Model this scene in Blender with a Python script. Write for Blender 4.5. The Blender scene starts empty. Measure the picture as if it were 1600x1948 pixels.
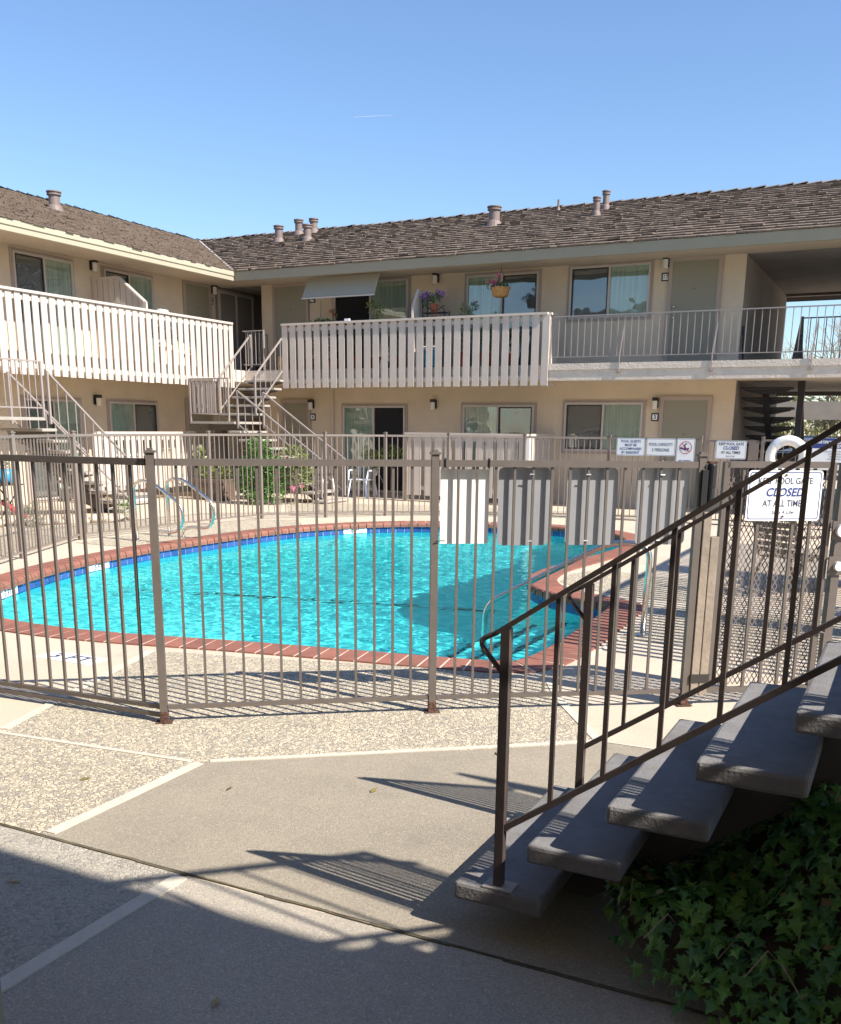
import bpy, math, random
import numpy as np
from mathutils import Vector, Matrix, geometry
rnd = random.Random(7)
R = math.radians
sc = bpy.context.scene
# ---------------------------------------------------------------- camera
cam_d = bpy.data.cameras.new("camera"); cam = bpy.data.objects.new("camera", cam_d)
sc.collection.objects.link(cam); sc.camera = cam
YAW, PIT, ROL = R(26.54), R(13.886), R(.611)
fwd = Vector((-math.sin(YAW)*math.cos(PIT), math.cos(YAW)*math.cos(PIT), -math.sin(PIT)))
rt = Vector((math.cos(YAW), math.sin(YAW), 0)); up = rt.cross(fwd)
r2 = rt*math.cos(ROL) + up*math.sin(ROL); u2 = -rt*math.sin(ROL) + up*math.cos(ROL)
cam.matrix_world = Matrix(((r2.x, u2.x, -fwd.x, 0), (r2.y, u2.y, -fwd.y, 0), (r2.z, u2.z, -fwd.z, 1.62), (0, 0, 0, 1)))
cam_d.sensor_fit = 'VERTICAL'; cam_d.sensor_height = 24
cam_d.lens = 24*1824/1948
cam_d.shift_y = -(974-1263)/1948*1.0
cam_d.clip_start = .05; cam_d.clip_end = 20000
# ---------------------------------------------------------------- sky, sun, exposure
SUN_AZ, SUN_EL = R(-7.6), R(43.6)
sd = Vector((math.cos(SUN_AZ)*math.cos(SUN_EL), math.sin(SUN_AZ)*math.cos(SUN_EL), math.sin(SUN_EL)))
w = bpy.data.worlds.new("World"); sc.world = w; w.use_nodes = True
nt = w.node_tree; nt.nodes.clear()
wo = nt.nodes.new('ShaderNodeOutputWorld'); bg = nt.nodes.new('ShaderNodeBackground'); sky = nt.nodes.new('ShaderNodeTexSky')
sky.sky_type = 'NISHITA'; sky.sun_disc = False; sky.sun_elevation = SUN_EL; sky.sun_rotation = math.pi/2 - SUN_AZ
sky.air_density = 1.15; sky.dust_density = .15; sky.ozone_density = 3.6; sky.altitude = 100
bg.inputs[1].default_value = .13
tint = nt.nodes.new('ShaderNodeMix'); tint.data_type = 'RGBA'; tint.blend_type = 'MULTIPLY'; tint.inputs[0].default_value = 1; tint.inputs[7].default_value = (.67, .715, .79, 1)
nt.links.new(sky.outputs[0], tint.inputs[6]); nt.links.new(tint.outputs[2], bg.inputs[0]); nt.links.new(bg.outputs[0], wo.inputs[0])
sl = bpy.data.lights.new("sun", 'SUN'); sl.energy = 4.9; sl.angle = R(.53); sl.color = (1, .93, .83)
so = bpy.data.objects.new("sun", sl); sc.collection.objects.link(so); so.rotation_euler = sd.to_track_quat('Z', 'Y').to_euler()
sc.view_settings.view_transform = 'Standard'; sc.view_settings.look = 'None'; sc.view_settings.gamma = 1
sc.view_settings.exposure = .92
sc.cycles.use_denoising = True; sc.cycles.max_bounces = 9; sc.cycles.transparent_max_bounces = 16
sc.cycles.sample_clamp_indirect = 6; sc.cycles.diffuse_bounces = 4
# ---------------------------------------------------------------- materials
def mat(name, col, rough=.7, metal=0, noise=None, bump=None, col2=None, island=0, spec=None, stain=None):
    """noise=(scale, amount) mottling, bump=(scale, strength, distance), col2 mix colour, stain=(scale, colour, lo, hi)"""
    m = bpy.data.materials.new(name); m.use_nodes = True; t = m.node_tree; N = t.nodes; L = t.links
    b = N['Principled BSDF']; b.inputs['Roughness'].default_value = rough; b.inputs['Metallic'].default_value = metal
    if spec is not None: b.inputs['Specular IOR Level'].default_value = spec
    c = (*col, 1); b.inputs['Base Color'].default_value = c
    tc = N.new('ShaderNodeTexCoord')
    cur = None
    if noise:
        n = N.new('ShaderNodeTexNoise'); n.inputs['Scale'].default_value = noise[0]; n.inputs['Detail'].default_value = 6
        n.inputs['Roughness'].default_value = .65
        L.new(tc.outputs['Object'], n.inputs[0])
        mp = N.new('ShaderNodeMapRange'); mp.inputs[1].default_value = .3; mp.inputs[2].default_value = .7
        L.new(n.outputs[0], mp.inputs[0])
        mx = N.new('ShaderNodeMix'); mx.data_type = 'RGBA'
        a = noise[1]; c2 = col2 or tuple(x*(1-a) for x in col); c1 = col if col2 else tuple(min(1, x*(1+a*.6)) for x in col)
        mx.inputs[6].default_value = (*c1, 1); mx.inputs[7].default_value = (*c2, 1)
        L.new(mp.outputs[0], mx.inputs[0]); cur = mx.outputs[2]
    if stain:
        n = N.new('ShaderNodeTexNoise'); n.inputs['Scale'].default_value = stain[0]; n.inputs['Detail'].default_value = 8; n.inputs['Roughness'].default_value = .7
        L.new(tc.outputs['Object'], n.inputs[0])
        mp = N.new('ShaderNodeMapRange'); mp.inputs[1].default_value = stain[2]; mp.inputs[2].default_value = stain[3]
        L.new(n.outputs[0], mp.inputs[0])
        mx = N.new('ShaderNodeMix'); mx.data_type = 'RGBA'; mx.inputs[7].default_value = (*stain[1], 1)
        if cur: L.new(cur, mx.inputs[6])
        else: mx.inputs[6].default_value = c
        L.new(mp.outputs[0], mx.inputs[0]); cur = mx.outputs[2]
    if island:
        g = N.new('ShaderNodeNewGeometry'); hs = N.new('ShaderNodeHueSaturation')
        mp = N.new('ShaderNodeMapRange'); mp.inputs[3].default_value = 1-island; mp.inputs[4].default_value = 1+island
        L.new(g.outputs['Random Per Island'], mp.inputs[0]); L.new(mp.outputs[0], hs.inputs['Value'])
        if cur: L.new(cur, hs.inputs['Color'])
        else: hs.inputs['Color'].default_value = c
        cur = hs.outputs[0]
    if cur: L.new(cur, b.inputs['Base Color'])
    if bump:
        n = N.new('ShaderNodeTexNoise'); n.inputs['Scale'].default_value = bump[0]; n.inputs['Detail'].default_value = 5
        L.new(tc.outputs['Object'], n.inputs[0]); bp = N.new('ShaderNodeBump'); bp.inputs['Strength'].default_value = bump[1]; bp.inputs['Distance'].default_value = bump[2]
        L.new(n.outputs[0], bp.inputs['Height']); L.new(bp.outputs[0], b.inputs['Normal'])
    return m
M = {}
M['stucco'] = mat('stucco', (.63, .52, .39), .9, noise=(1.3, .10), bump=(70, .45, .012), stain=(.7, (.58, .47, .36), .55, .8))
M['stucco_dark'] = mat('stucco_dark', (.26, .225, .20), .9, noise=(1.2, .2), bump=(60, .5, .015))  # stucco copy with the shade of the passages put into its colour
M['soffit'] = mat('soffit', (.50, .41, .31), .9, noise=(2, .05))
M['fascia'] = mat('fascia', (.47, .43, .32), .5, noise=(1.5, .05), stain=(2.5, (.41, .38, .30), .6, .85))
M['board'] = mat('board_paint', (.55, .48, .42), .6, noise=(3, .06), island=.05, stain=(6, (.42, .36, .32), .62, .85))
M['shake'] = mat('shake', (.175, .132, .100), .92, noise=(7, .18), island=.15, bump=(40, .7, .02))
M['shake_under'] = mat('shake_under', (.03, .024, .02), 1)
M['ridgecap'] = mat('ridgecap', (.18, .17, .17), .9, noise=(6, .2), island=.2)
M['door'] = mat('door_paint', (.27, .25, .19), .55, noise=(.8, .04))
M['trim'] = mat('trim_paint', (.40, .32, .27), .6, noise=(4, .05))
M['alum'] = mat('window_aluminium', (.50, .45, .41), .45, noise=(8, .05))
M['darkmetal'] = mat('dark_bronze', (.035, .03, .028), .5)
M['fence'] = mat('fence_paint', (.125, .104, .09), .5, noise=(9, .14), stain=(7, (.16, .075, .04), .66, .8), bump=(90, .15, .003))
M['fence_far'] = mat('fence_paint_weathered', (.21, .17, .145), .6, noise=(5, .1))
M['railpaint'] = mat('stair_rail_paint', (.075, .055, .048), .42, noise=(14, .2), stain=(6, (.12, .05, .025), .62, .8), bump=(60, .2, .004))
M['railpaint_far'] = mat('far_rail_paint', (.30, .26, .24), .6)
M['rust'] = mat('rust', (.10, .05, .035), .9, noise=(20, .5), bump=(60, .8, .02))
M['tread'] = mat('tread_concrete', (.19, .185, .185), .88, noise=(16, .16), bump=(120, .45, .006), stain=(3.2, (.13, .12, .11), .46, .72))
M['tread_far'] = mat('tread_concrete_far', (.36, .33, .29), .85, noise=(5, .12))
M['steel_dark'] = mat('stringer_steel', (.10, .085, .075), .6)
M['fascia_shaded'] = mat('fascia_shaded', (.275, .255, .20), .55, noise=(1.5, .05), stain=(2.5, (.23, .22, .19), .6, .85))  # darker copy of the fascia paint, the weak grazing light put into its colour
M['slab'] = mat('slab_edge', (.68, .595, .50), .85, noise=(4, .12), bump=(25, .4, .03), stain=(1.2, (.62, .54, .47), .58, .72))
M['vent'] = mat('vent_paint', (.19, .145, .128), .6, noise=(5, .1))
M['chrome'] = mat('stainless_steel', (.72, .69, .64), .24, 1)
M['alsign'] = mat('aluminium_sign_back', (.36, .37, .39), .38, .35, noise=(3, .08), bump=(120, .12, .002))
M['white'] = mat('white_board', (.85, .83, .78), .5, noise=(3, .03))
M['signwhite'] = mat('sign_white', (.82, .83, .84), .4)
M['signblue'] = mat('sign_blue', (.03, .055, .22), .5)
M['signink'] = mat('sign_ink', (.05, .06, .12), .5)
M['signred'] = mat('sign_red', (.5, .03, .03), .5)
M['black'] = mat('black_plastic', (.012, .013, .016), .4)
M['wood'] = mat('grey_wood', (.28, .23, .18), .75, noise=(5, .25), bump=(30, .4, .01))
M['rubber'] = mat('grey_cap', (.6, .61, .63), .4)
M['coping'] = mat('coping_brick', (.27, .108, .075), .7, noise=(7, .2), island=.12, bump=(60, .3, .006))
M['mortar'] = mat('coping_mortar', (.62, .5, .4), .9)
M['grout_strip'] = mat('expansion_strip', (.54, .49, .41), .9, noise=(10, .1), bump=(60, .3, .01))
M['seam'] = mat('seam_dirt', (.05, .042, .03), 1, noise=(20, .5), col2=(.14, .12, .07))
M['terracotta'] = mat('terracotta', (.33, .10, .05), .8, noise=(9, .1))
M['planterwood'] = mat('planter_wood', (.13, .09, .065), .85, noise=(8, .3))
M['plastic_white'] = mat('white_plastic', (.72, .76, .84), .4)
M['blueplastic'] = mat('blue_plastic', (.03, .35, .62), .4)
M['navyplastic'] = mat('navy_plastic', (.02, .05, .2), .4)
M['redplastic'] = mat('red_plastic', (.6, .06, .06), .4)
M['wicker'] = mat('basket_fibre', (.42, .22, .07), .8, noise=(30, .4))
M['pink'] = mat('pink_petals', (.7, .15, .3), .6, island=.25)
M['purple'] = mat('purple_petals', (.28, .07, .42), .6, island=.3)
M['redflower'] = mat('red_petals', (.5, .06, .07), .6, island=.2)
M['orange'] = mat('rust_petals', (.45, .12, .06), .6, island=.3)
M['iron'] = mat('black_iron', (.015, .015, .018), .5)
M['card'] = mat('cardboard', (.45, .35, .18), .8)
M['awning'] = mat('awning_slats', (.38, .375, .32), .5)
M['rock'] = mat('pale_rock', (.50, .42, .33), .9, noise=(6, .2), island=.2, bump=(20, .5, .03))
M['carport'] = mat('carport_paint', (.36, .31, .25), .8, noise=(2, .1))
M['carpaint'] = mat('dark_car_paint', (.02, .022, .03), .25)
M['carglass'] = mat('car_glass', (.10, .13, .18), .08)
M['bark'] = mat('pale_bark', (.34, .27, .20), .9, noise=(8, .2))
M['soil'] = mat('soil', (.06, .045, .03), 1, noise=(8, .3))
M['lampglass'] = mat('lamp_glass', (.72, .68, .62), .3)

def leafmat(name, c1, c2, isl=.35, trans=.35):
    m = bpy.data.materials.new(name); m.use_nodes = True; t = m.node_tree; N = t.nodes; L = t.links
    b = N['Principled BSDF']; b.inputs['Roughness'].default_value = .38
    g = N.new('ShaderNodeNewGeometry'); mx = N.new('ShaderNodeMix'); mx.data_type = 'RGBA'
    mx.inputs[6].default_value = (*c1, 1); mx.inputs[7].default_value = (*c2, 1)
    L.new(g.outputs['Random Per Island'], mx.inputs[0]); L.new(mx.outputs[2], b.inputs['Base Color'])
    tr = N.new('ShaderNodeBsdfTranslucent'); L.new(mx.outputs[2], tr.inputs[0])
    ms = N.new('ShaderNodeMixShader'); ms.inputs[0].default_value = trans
    L.new(b.outputs[0], ms.inputs[1]); L.new(tr.outputs[0], ms.inputs[2]); L.new(ms.outputs[0], N['Material Output'].inputs[0])
    return m
M['ivy'] = leafmat('ivy_leaf', (.06, .17, .05), (.17, .36, .07))
M['leaf'] = leafmat('bush_leaf', (.05, .14, .03), (.13, .27, .05))
M['leaf_yellow'] = leafmat('yellow_green_leaf', (.14, .20, .045), (.27, .32, .09))
M['leaf_grey'] = leafmat('grey_green_leaf', (.12, .15, .09), (.2, .23, .15))
M['leaf_far'] = leafmat('weeping_foliage', (.24, .25, .12), (.42, .40, .22))

M['withered'] = leafmat('withered_leaf', (.16, .10, .045), (.36, .33, .12))
def glassmat():
    m = bpy.data.materials.new('window_glass'); m.use_nodes = True; t = m.node_tree; N = t.nodes; L = t.links
    N.remove(N['Principled BSDF'])
    tr = N.new('ShaderNodeBsdfTransparent'); tr.inputs[0].default_value = (.95, .98, .97, 1)
    gl = N.new('ShaderNodeBsdfGlossy'); gl.inputs['Roughness'].default_value = .02
    lw = N.new('ShaderNodeLayerWeight'); pw = N.new('ShaderNodeMath'); pw.operation = 'POWER'; pw.inputs[1].default_value = 4
    L.new(lw.outputs['Facing'], pw.inputs[0])
    mp = N.new('ShaderNodeMapRange'); mp.inputs[3].default_value = .13; mp.inputs[4].default_value = .95
    L.new(pw.outputs[0], mp.inputs[0])
    n = N.new('ShaderNodeTexNoise'); n.inputs['Scale'].default_value = 1.1; tc = N.new('ShaderNodeTexCoord'); L.new(tc.outputs['Object'], n.inputs[0])
    bp = N.new('ShaderNodeBump'); bp.inputs['Strength'].default_value = .25; bp.inputs['Distance'].default_value = .05
    L.new(n.outputs[0], bp.inputs['Height']); L.new(bp.outputs[0], gl.inputs['Normal'])
    ms = N.new('ShaderNodeMixShader'); L.new(mp.outputs[0], ms.inputs[0]); L.new(tr.outputs[0], ms.inputs[1]); L.new(gl.outputs[0], ms.inputs[2])
    L.new(ms.outputs[0], N['Material Output'].inputs[0]); return m
M['glass'] = glassmat()
def curtainmat(name, c, scale=28, amt=.35):
    m = bpy.data.materials.new(name); m.use_nodes = True; t = m.node_tree; N = t.nodes; L = t.links
    b = N['Principled BSDF']; b.inputs['Roughness'].default_value = .8
    tc = N.new('ShaderNodeTexCoord'); mp = N.new('ShaderNodeMapping'); mp.inputs['Scale'].default_value = (1, 1, .02)
    n = N.new('ShaderNodeTexNoise'); n.inputs['Scale'].default_value = scale; n.inputs['Detail'].default_value = 3
    L.new(tc.outputs['Object'], mp.inputs[0]); L.new(mp.outputs[0], n.inputs[0])
    mx = N.new('ShaderNodeMix'); mx.data_type = 'RGBA'; mx.inputs[6].default_value = (*c, 1); mx.inputs[7].default_value = (*[x*(1-amt) for x in c], 1)
    mr = N.new('ShaderNodeMapRange'); mr.inputs[1].default_value = .35; mr.inputs[2].default_value = .65
    L.new(n.outputs[0], mr.inputs[0]); L.new(mr.outputs[0], mx.inputs[0]); L.new(mx.outputs[2], b.inputs['Base Color']); return m
M['curtain'] = curtainmat('pale_green_curtain', (.46, .55, .46))
M['curtain_dark'] = curtainmat('dark_interior', (.05, .055, .06), 20, .5)
M['screen'] = curtainmat('insect_screen', (.13, .14, .155), 60, .10)
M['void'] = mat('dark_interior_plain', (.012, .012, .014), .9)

def concrete(name, base, dark, pebble=None, bumpd=.004, psc=55, pamt=.85):
    m = bpy.data.materials.new(name); m.use_nodes = True; t = m.node_tree; N = t.nodes; L = t.links
    b = N['Principled BSDF']; b.inputs['Roughness'].default_value = .88; b.inputs['Specular IOR Level'].default_value = .25
    tc = N.new('ShaderNodeTexCoord')
    def noise(s, d=6, r=.65):
        n = N.new('ShaderNodeTexNoise'); n.inputs['Scale'].default_value = s; n.inputs['Detail'].default_value = d; n.inputs['Roughness'].default_value = r
        L.new(tc.outputs['Object'], n.inputs[0]); return n
    def ramp(src, lo, hi, a=0, bb=1):
        r = N.new('ShaderNodeMapRange'); r.inputs[1].default_value = lo; r.inputs[2].default_value = hi; r.inputs[3].default_value = a; r.inputs[4].default_value = bb
        L.new(src, r.inputs[0]); return r.outputs[0]
    def mix(f, a, bb, mode='MIX'):
        x = N.new('ShaderNodeMix'); x.data_type = 'RGBA'; x.blend_type = mode
        for s, v in ((0, f), (6, a), (7, bb)):
            if hasattr(v, 'links'): L.new(v, x.inputs[s])
            else: x.inputs[s].default_value = v if s == 0 else (*v, 1)
        return x.outputs[2]
    c = mix(ramp(noise(1.1).outputs[0], .38, .66), base, dark)
    c = mix(ramp(noise(150, 3, .8).outputs[0], .46, .62, 0, .55), c, tuple(x*.45 for x in base))
    c = mix(ramp(noise(120, 3, .8).outputs[0], .55, .68, 0, .6), c, tuple(min(1, x*1.7) for x in base))
    c = mix(ramp(noise(2.7, 9, .75).outputs[0], .58, .78, 0, .5), c, tuple(x*.55 for x in dark))
    hgt = noise(200, 3).outputs[0]
    if pebble:
        v = N.new('ShaderNodeTexVoronoi'); v.inputs['Scale'].default_value = psc; v.inputs['Randomness'].default_value = 1
        wn = noise(9, 3); va = N.new('ShaderNodeMixRGB'); va.inputs[0].default_value = .03
        L.new(tc.outputs['Object'], va.inputs[1]); L.new(wn.outputs['Color'], va.inputs[2]); L.new(va.outputs[0], v.inputs[0])
        v2 = N.new('ShaderNodeTexVoronoi'); v2.feature = 'DISTANCE_TO_EDGE'; v2.inputs['Scale'].default_value = psc; L.new(va.outputs[0], v2.inputs[0])
        sep = N.new('ShaderNodeSeparateColor'); L.new(v.outputs['Color'], sep.inputs[0])
        pc = mix(sep.outputs[0], pebble[0], pebble[1]); pc = mix(ramp(sep.outputs[1], .72, .78), pc, pebble[2])
        edge = ramp(v2.outputs[0], .02, .12)
        keep = N.new('ShaderNodeMath'); keep.operation = 'MULTIPLY'; L.new(edge, keep.inputs[0]); L.new(ramp(sep.outputs[2], .12, .2, 0, pamt), keep.inputs[1])
        c = mix(keep.outputs[0], c, pc)
        hh = N.new('ShaderNodeMath'); hh.operation = 'MULTIPLY_ADD'; L.new(keep.outputs[0], hh.inputs[0]); hh.inputs[1].default_value = 1.4; L.new(hgt, hh.inputs[2]); hgt = hh.outputs[0]
    bp = N.new('ShaderNodeBump'); bp.inputs['Strength'].default_value = .8; bp.inputs['Distance'].default_value = bumpd
    L.new(hgt, bp.inputs['Height']); L.new(bp.outputs[0], b.inputs['Normal']); L.new(c, b.inputs['Base Color'])
    return m
M['concrete'] = concrete('deck_concrete', (.60, .51, .40), (.52, .44, .34))
M['concrete_grey'] = concrete('worn_grey_concrete', (.36, .315, .245), (.285, .25, .20), bumpd=.006)
M['concrete_cool'] = concrete('cool_grey_concrete', (.455, .405, .335), (.38, .34, .285), bumpd=.006)
M['pebble'] = concrete('exposed_pebble', (.46, .40, .31), (.38, .33, .26), ((.74, .64, .47), (.56, .49, .37), (.36, .33, .28)), .007, 50, .92)
M['pebble_worn'] = concrete('worn_pebble', (.44, .40, .34), (.36, .33, .285), ((.54, .49, .40), (.43, .39, .32), (.28, .265, .24)), .005, 60, .6)

# pool materials
M['plaster'] = mat('pool_plaster', (.66, .91, .89), .8, noise=(1.2, .05))
M['tile_line'] = mat('pool_stripe_tile', (.02, .05, .08), .5)
def tilemat():
    m = bpy.data.materials.new('blue_waterline_tile'); m.use_nodes = True; t = m.node_tree; N = t.nodes; L = t.links
    b = N['Principled BSDF']; b.inputs['Roughness'].default_value = .18
    n = N.new('ShaderNodeTexNoise'); n.inputs['Scale'].default_value = 22; tc = N.new('ShaderNodeTexCoord'); L.new(tc.outputs['Object'], n.inputs[0])
    g = N.new('ShaderNodeNewGeometry'); mx = N.new('ShaderNodeMix'); mx.data_type = 'RGBA'
    mx.inputs[6].default_value = (.012, .045, .20, 1); mx.inputs[7].default_value = (.05, .11, .34, 1)
    ad = N.new('ShaderNodeMath'); ad.operation = 'MULTIPLY_ADD'; L.new(n.outputs[0], ad.inputs[0]); ad.inputs[1].default_value = .7; L.new(g.outputs['Random Per Island'], ad.inputs[2])
    L.new(ad.outputs[0], mx.inputs[0]); L.new(mx.outputs[2], b.inputs['Base Color']); return m
M['tile'] = tilemat()
def watermat():
    m = bpy.data.materials.new('pool_water'); m.use_nodes = True; t = m.node_tree; N = t.nodes; L = t.links
    N.remove(N['Principled BSDF'])
    rf = N.new('ShaderNodeBsdfGlass'); rf.inputs['IOR'].default_value = 1.33; rf.inputs['Roughness'].default_value = 0
    L.new(rf.outputs[0], N['Material Output'].inputs[0])
    rf.inputs[0].default_value = (.34, .92, .955, 1); return m
M['water'] = watermat()

# ---------------------------------------------------------------- mesh helpers
def V(*a): return Vector(a)
class MB:
    def __init__(s): s.v = []; s.f = []
    def add(s, vs, fs):
        o = len(s.v); s.v += [tuple(x) for x in vs]; s.f += [tuple(i+o for i in f) for f in fs]; return s
    def box(s, x0, x1, y0, y1, z0, z1):
        return s.add([(x0,y0,z0),(x1,y0,z0),(x1,y1,z0),(x0,y1,z0),(x0,y0,z1),(x1,y0,z1),(x1,y1,z1),(x0,y1,z1)],
                     [(3,2,1,0),(4,5,6,7),(0,1,5,4),(1,2,6,5),(2,3,7,6),(3,0,4,7)])
    def beam(s, a, b, w, h, upv=(0,0,1)):
        a = Vector(a); b = Vector(b); d = (b-a).normalized(); u = Vector(upv)
        if abs(d.dot(u)) > .99: u = Vector((0,1,0)) if abs(d.y) < .9 else Vector((1,0,0))
        sdv = d.cross(u).normalized()*(w/2); uu = sdv.cross(d).normalized()*(h/2)
        vs = [a-sdv-uu, a+sdv-uu, a+sdv+uu, a-sdv+uu, b-sdv-uu, b+sdv-uu, b+sdv+uu, b-sdv+uu]
        return s.add(vs, [(0,1,2,3),(7,6,5,4),(0,4,5,1),(1,5,6,2),(2,6,7,3),(3,7,4,0)])
    def vbar(s, x, y, z0, z1, w, d=None, ang=0):
        d = d or w; c, n = math.cos(ang), math.sin(ang); vs = []
        for z in (z0, z1):
            for a, b in ((-w/2,-d/2),(w/2,-d/2),(w/2,d/2),(-w/2,d/2)): vs.append((x+a*c-b*n, y+a*n+b*c, z))
        return s.add(vs, [(3,2,1,0),(4,5,6,7),(0,1,5,4),(1,2,6,5),(2,3,7,6),(3,0,4,7)])
    def tube(s, pts, r, n=8, cap=True):
        pts = [Vector(p) for p in pts]; rr = r if isinstance(r, (list, tuple)) else [r]*len(pts); rings = []; ref = None
        for i, p in enumerate(pts):
            d = (pts[min(i+1, len(pts)-1)]-pts[max(i-1, 0)]).normalized()
            if ref is None: ref = Vector((0,0,1)) if abs(d.z) < .9 else Vector((1,0,0))
            a = d.cross(ref).normalized(); b = a.cross(d).normalized(); ref = b
            rings.append([p+(a*math.cos(2*math.pi*k/n)+b*math.sin(2*math.pi*k/n))*rr[i] for k in range(n)])
        vs = [v for rg in rings for v in rg]; fs = []
        for i in range(len(pts)-1):
            for k in range(n): fs.append((i*n+k, i*n+(k+1)%n, (i+1)*n+(k+1)%n, (i+1)*n+k))
        if cap: fs += [tuple(range(n-1,-1,-1)), tuple((len(pts)-1)*n+k for k in range(n))]
        return s.add(vs, fs)
    def lathe(s, x, y, prof, n=16):
        vs = [(x+r*math.cos(2*math.pi*k/n), y+r*math.sin(2*math.pi*k/n), z) for r, z in prof for k in range(n)]; fs = []
        for i in range(len(prof)-1):
            for k in range(n): fs.append((i*n+k, i*n+(k+1)%n, (i+1)*n+(k+1)%n, (i+1)*n+k))
        fs += [tuple(range(n-1,-1,-1)), tuple((len(prof)-1)*n+k for k in range(n))]
        return s.add(vs, fs)
    def prism(s, pts, off):
        """polygon (3-D points) extruded by vector off"""
        n = len(pts); off = Vector(off); vs = [Vector(p) for p in pts]+[Vector(p)+off for p in pts]
        return s.add(vs, [tuple(range(n-1,-1,-1)), tuple(range(n,2*n))]+[(i,(i+1)%n,n+(i+1)%n,n+i) for i in range(n)])
    def leaf(s, p, d, nrm, l, w):
        p = Vector(p); d = Vector(d).normalized(); sdv = d.cross(Vector(nrm)).normalized()*(w/2)
        return s.add([p, p+d*l*.45+sdv, p+d*l, p+d*l*.45-sdv], [(0,1,2,3)])
    def build(s, name, m, parent=None, smooth=False, bevel=0):
        me = bpy.data.meshes.new(name); me.from_pydata(s.v, [], s.f); me.validate(); me.update()
        o = bpy.data.objects.new(name, me); sc.collection.objects.link(o)
        if m: me.materials.append(M[m] if isinstance(m, str) else m)
        if parent: o.parent = parent
        if smooth: me.polygons.foreach_set('use_smooth', [True]*len(me.polygons))
        if bevel:
            b = o.modifiers.new('bevel', 'BEVEL'); b.width = bevel; b.segments = 2; b.limit_method = 'ANGLE'
        return o
def arc(pts, rad, steps=6):
    """round the corners of a polyline"""
    pts = [Vector(p) for p in pts]; out = [pts[0]]
    for i in range(1, len(pts)-1):
        a, b, c = pts[i-1], pts[i], pts[i+1]; r1 = min(rad, (b-a).length*.49, (c-b).length*.49)
        s, e = b+(a-b).normalized()*r1, b+(c-b).normalized()*r1
        for k in range(steps+1): t = k/steps; out.append(s*(1-t)**2+b*2*t*(1-t)+e*t*t)
    return out+[pts[-1]]
def tag(o, label=None, cat=None, group=None, kind=None):
    if label: o['label'] = label
    if cat: o['category'] = cat
    if group: o['group'] = group
    if kind: o['kind'] = kind
    return o
def thing(name, label, cat, group=None, loc=(0,0,0)):
    o = bpy.data.objects.new(name, None); sc.collection.objects.link(o); o.location = loc; o.empty_display_size = .1
    return tag(o, label, cat, group)
def part_label(o, l): o['label'] = l; return o
def flatpoly(name, outer, holes, z, m, kind='structure', parent=None):
    polys = [[Vector((x, y, 0)) for x, y in outer]]+[[Vector((x, y, 0)) for x, y in h] for h in holes]
    tris = geometry.tessellate_polygon(polys); vs = [p for pl in polys for p in pl]
    fs = []
    for t in tris:
        a, b, c = (vs[i] for i in t)
        fs.append(t if (b-a).cross(c-a).z > 0 else (t[0], t[2], t[1]))
    b = MB(); b.add([(p.x, p.y, z) for p in vs], fs); o = b.build(name, m, parent)
    if kind: o['kind'] = kind
    return o
def text_mesh(body, size, frame, mname, parent, name='lettering', bold=0, shear=0, sx=1, align='CENTER', ext=.0006):
    """frame = (origin, xdir, ydir, normal)"""
    cu = bpy.data.curves.new(name, 'FONT'); cu.body = body; cu.size = size; cu.align_x = align; cu.align_y = 'CENTER'
    cu.offset = bold; cu.shear = shear; cu.extrude = ext; cu.resolution_u = 3
    to = bpy.data.objects.new('tmp', cu); sc.collection.objects.link(to)
    dg = bpy.context.evaluated_depsgraph_get(); dg.update()
    me = bpy.data.meshes.new_from_object(to.evaluated_get(dg)); bpy.data.objects.remove(to)
    o, x, y, n = [Vector(a) for a in frame]
    me.transform(Matrix(((x.x*sx, y.x, n.x, o.x), (x.y*sx, y.y, n.y, o.y), (x.z*sx, y.z, n.z, o.z), (0,0,0,1))))
    me.name = name; me.materials.clear(); me.materials.append(M[mname])
    ob = bpy.data.objects.new(name, me); sc.collection.objects.link(ob); ob.parent = parent; return ob
# ================================================================ POOL AND GROUND
pool_pts = [(-6.77,5.55),(-6.15,5.50),(-5.48,5.56),(-4.47,5.78),(-3.61,5.94),(-2.89,6.06),(-2.45,6.16),(-2.32,6.30),
 (-2.28,6.9),(-2.30,7.7),(-2.33,8.4),(-2.38,8.80),(-2.68,8.95),(-3.06,9.16),(-3.36,9.42),(-3.56,9.76),(-3.67,10.12),(-3.72,10.6),(-3.69,11.1),
 (-3.58,12.1),(-3.52,12.97),(-3.56,13.66),(-3.76,14.45),(-4.15,15.1),(-4.75,15.45),(-5.4,15.6),(-6.31,15.46),(-7.3,15.06),(-7.94,14.6),(-8.40,13.98),
 (-8.74,13.3),(-8.92,12.5),(-8.99,11.55),(-9.02,10.65),(-9.01,9.9),(-8.93,9.1),(-8.80,8.35),(-8.63,7.78),(-8.42,7.22),(-8.20,6.72),(-7.9,6.25),(-7.4,5.8)]
def resample(pts, step, sub=6):
    n = len(pts); out = []
    for i in range(n):       # closed Catmull-Rom
        p0, p1, p2, p3 = (np.array(pts[(i+k-1) % n]) for k in range(4))
        for j in range(sub):
            t = j/sub; out.append(.5*((2*p1)+(-p0+p2)*t+(2*p0-5*p1+4*p2-p3)*t*t+(-p0+3*p1-3*p2+p3)*t**3))
    out = np.array(out); d = np.r_[0, np.cumsum(np.hypot(*(np.roll(out,-1,0)-out).T))]; L = d[-1]; m = int(round(L/step))
    cl = np.vstack([out, out[:1]]); s = np.linspace(0, L, m, endpoint=False)
    return np.c_[np.interp(s, d, cl[:,0]), np.interp(s, d, cl[:,1])]
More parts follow.
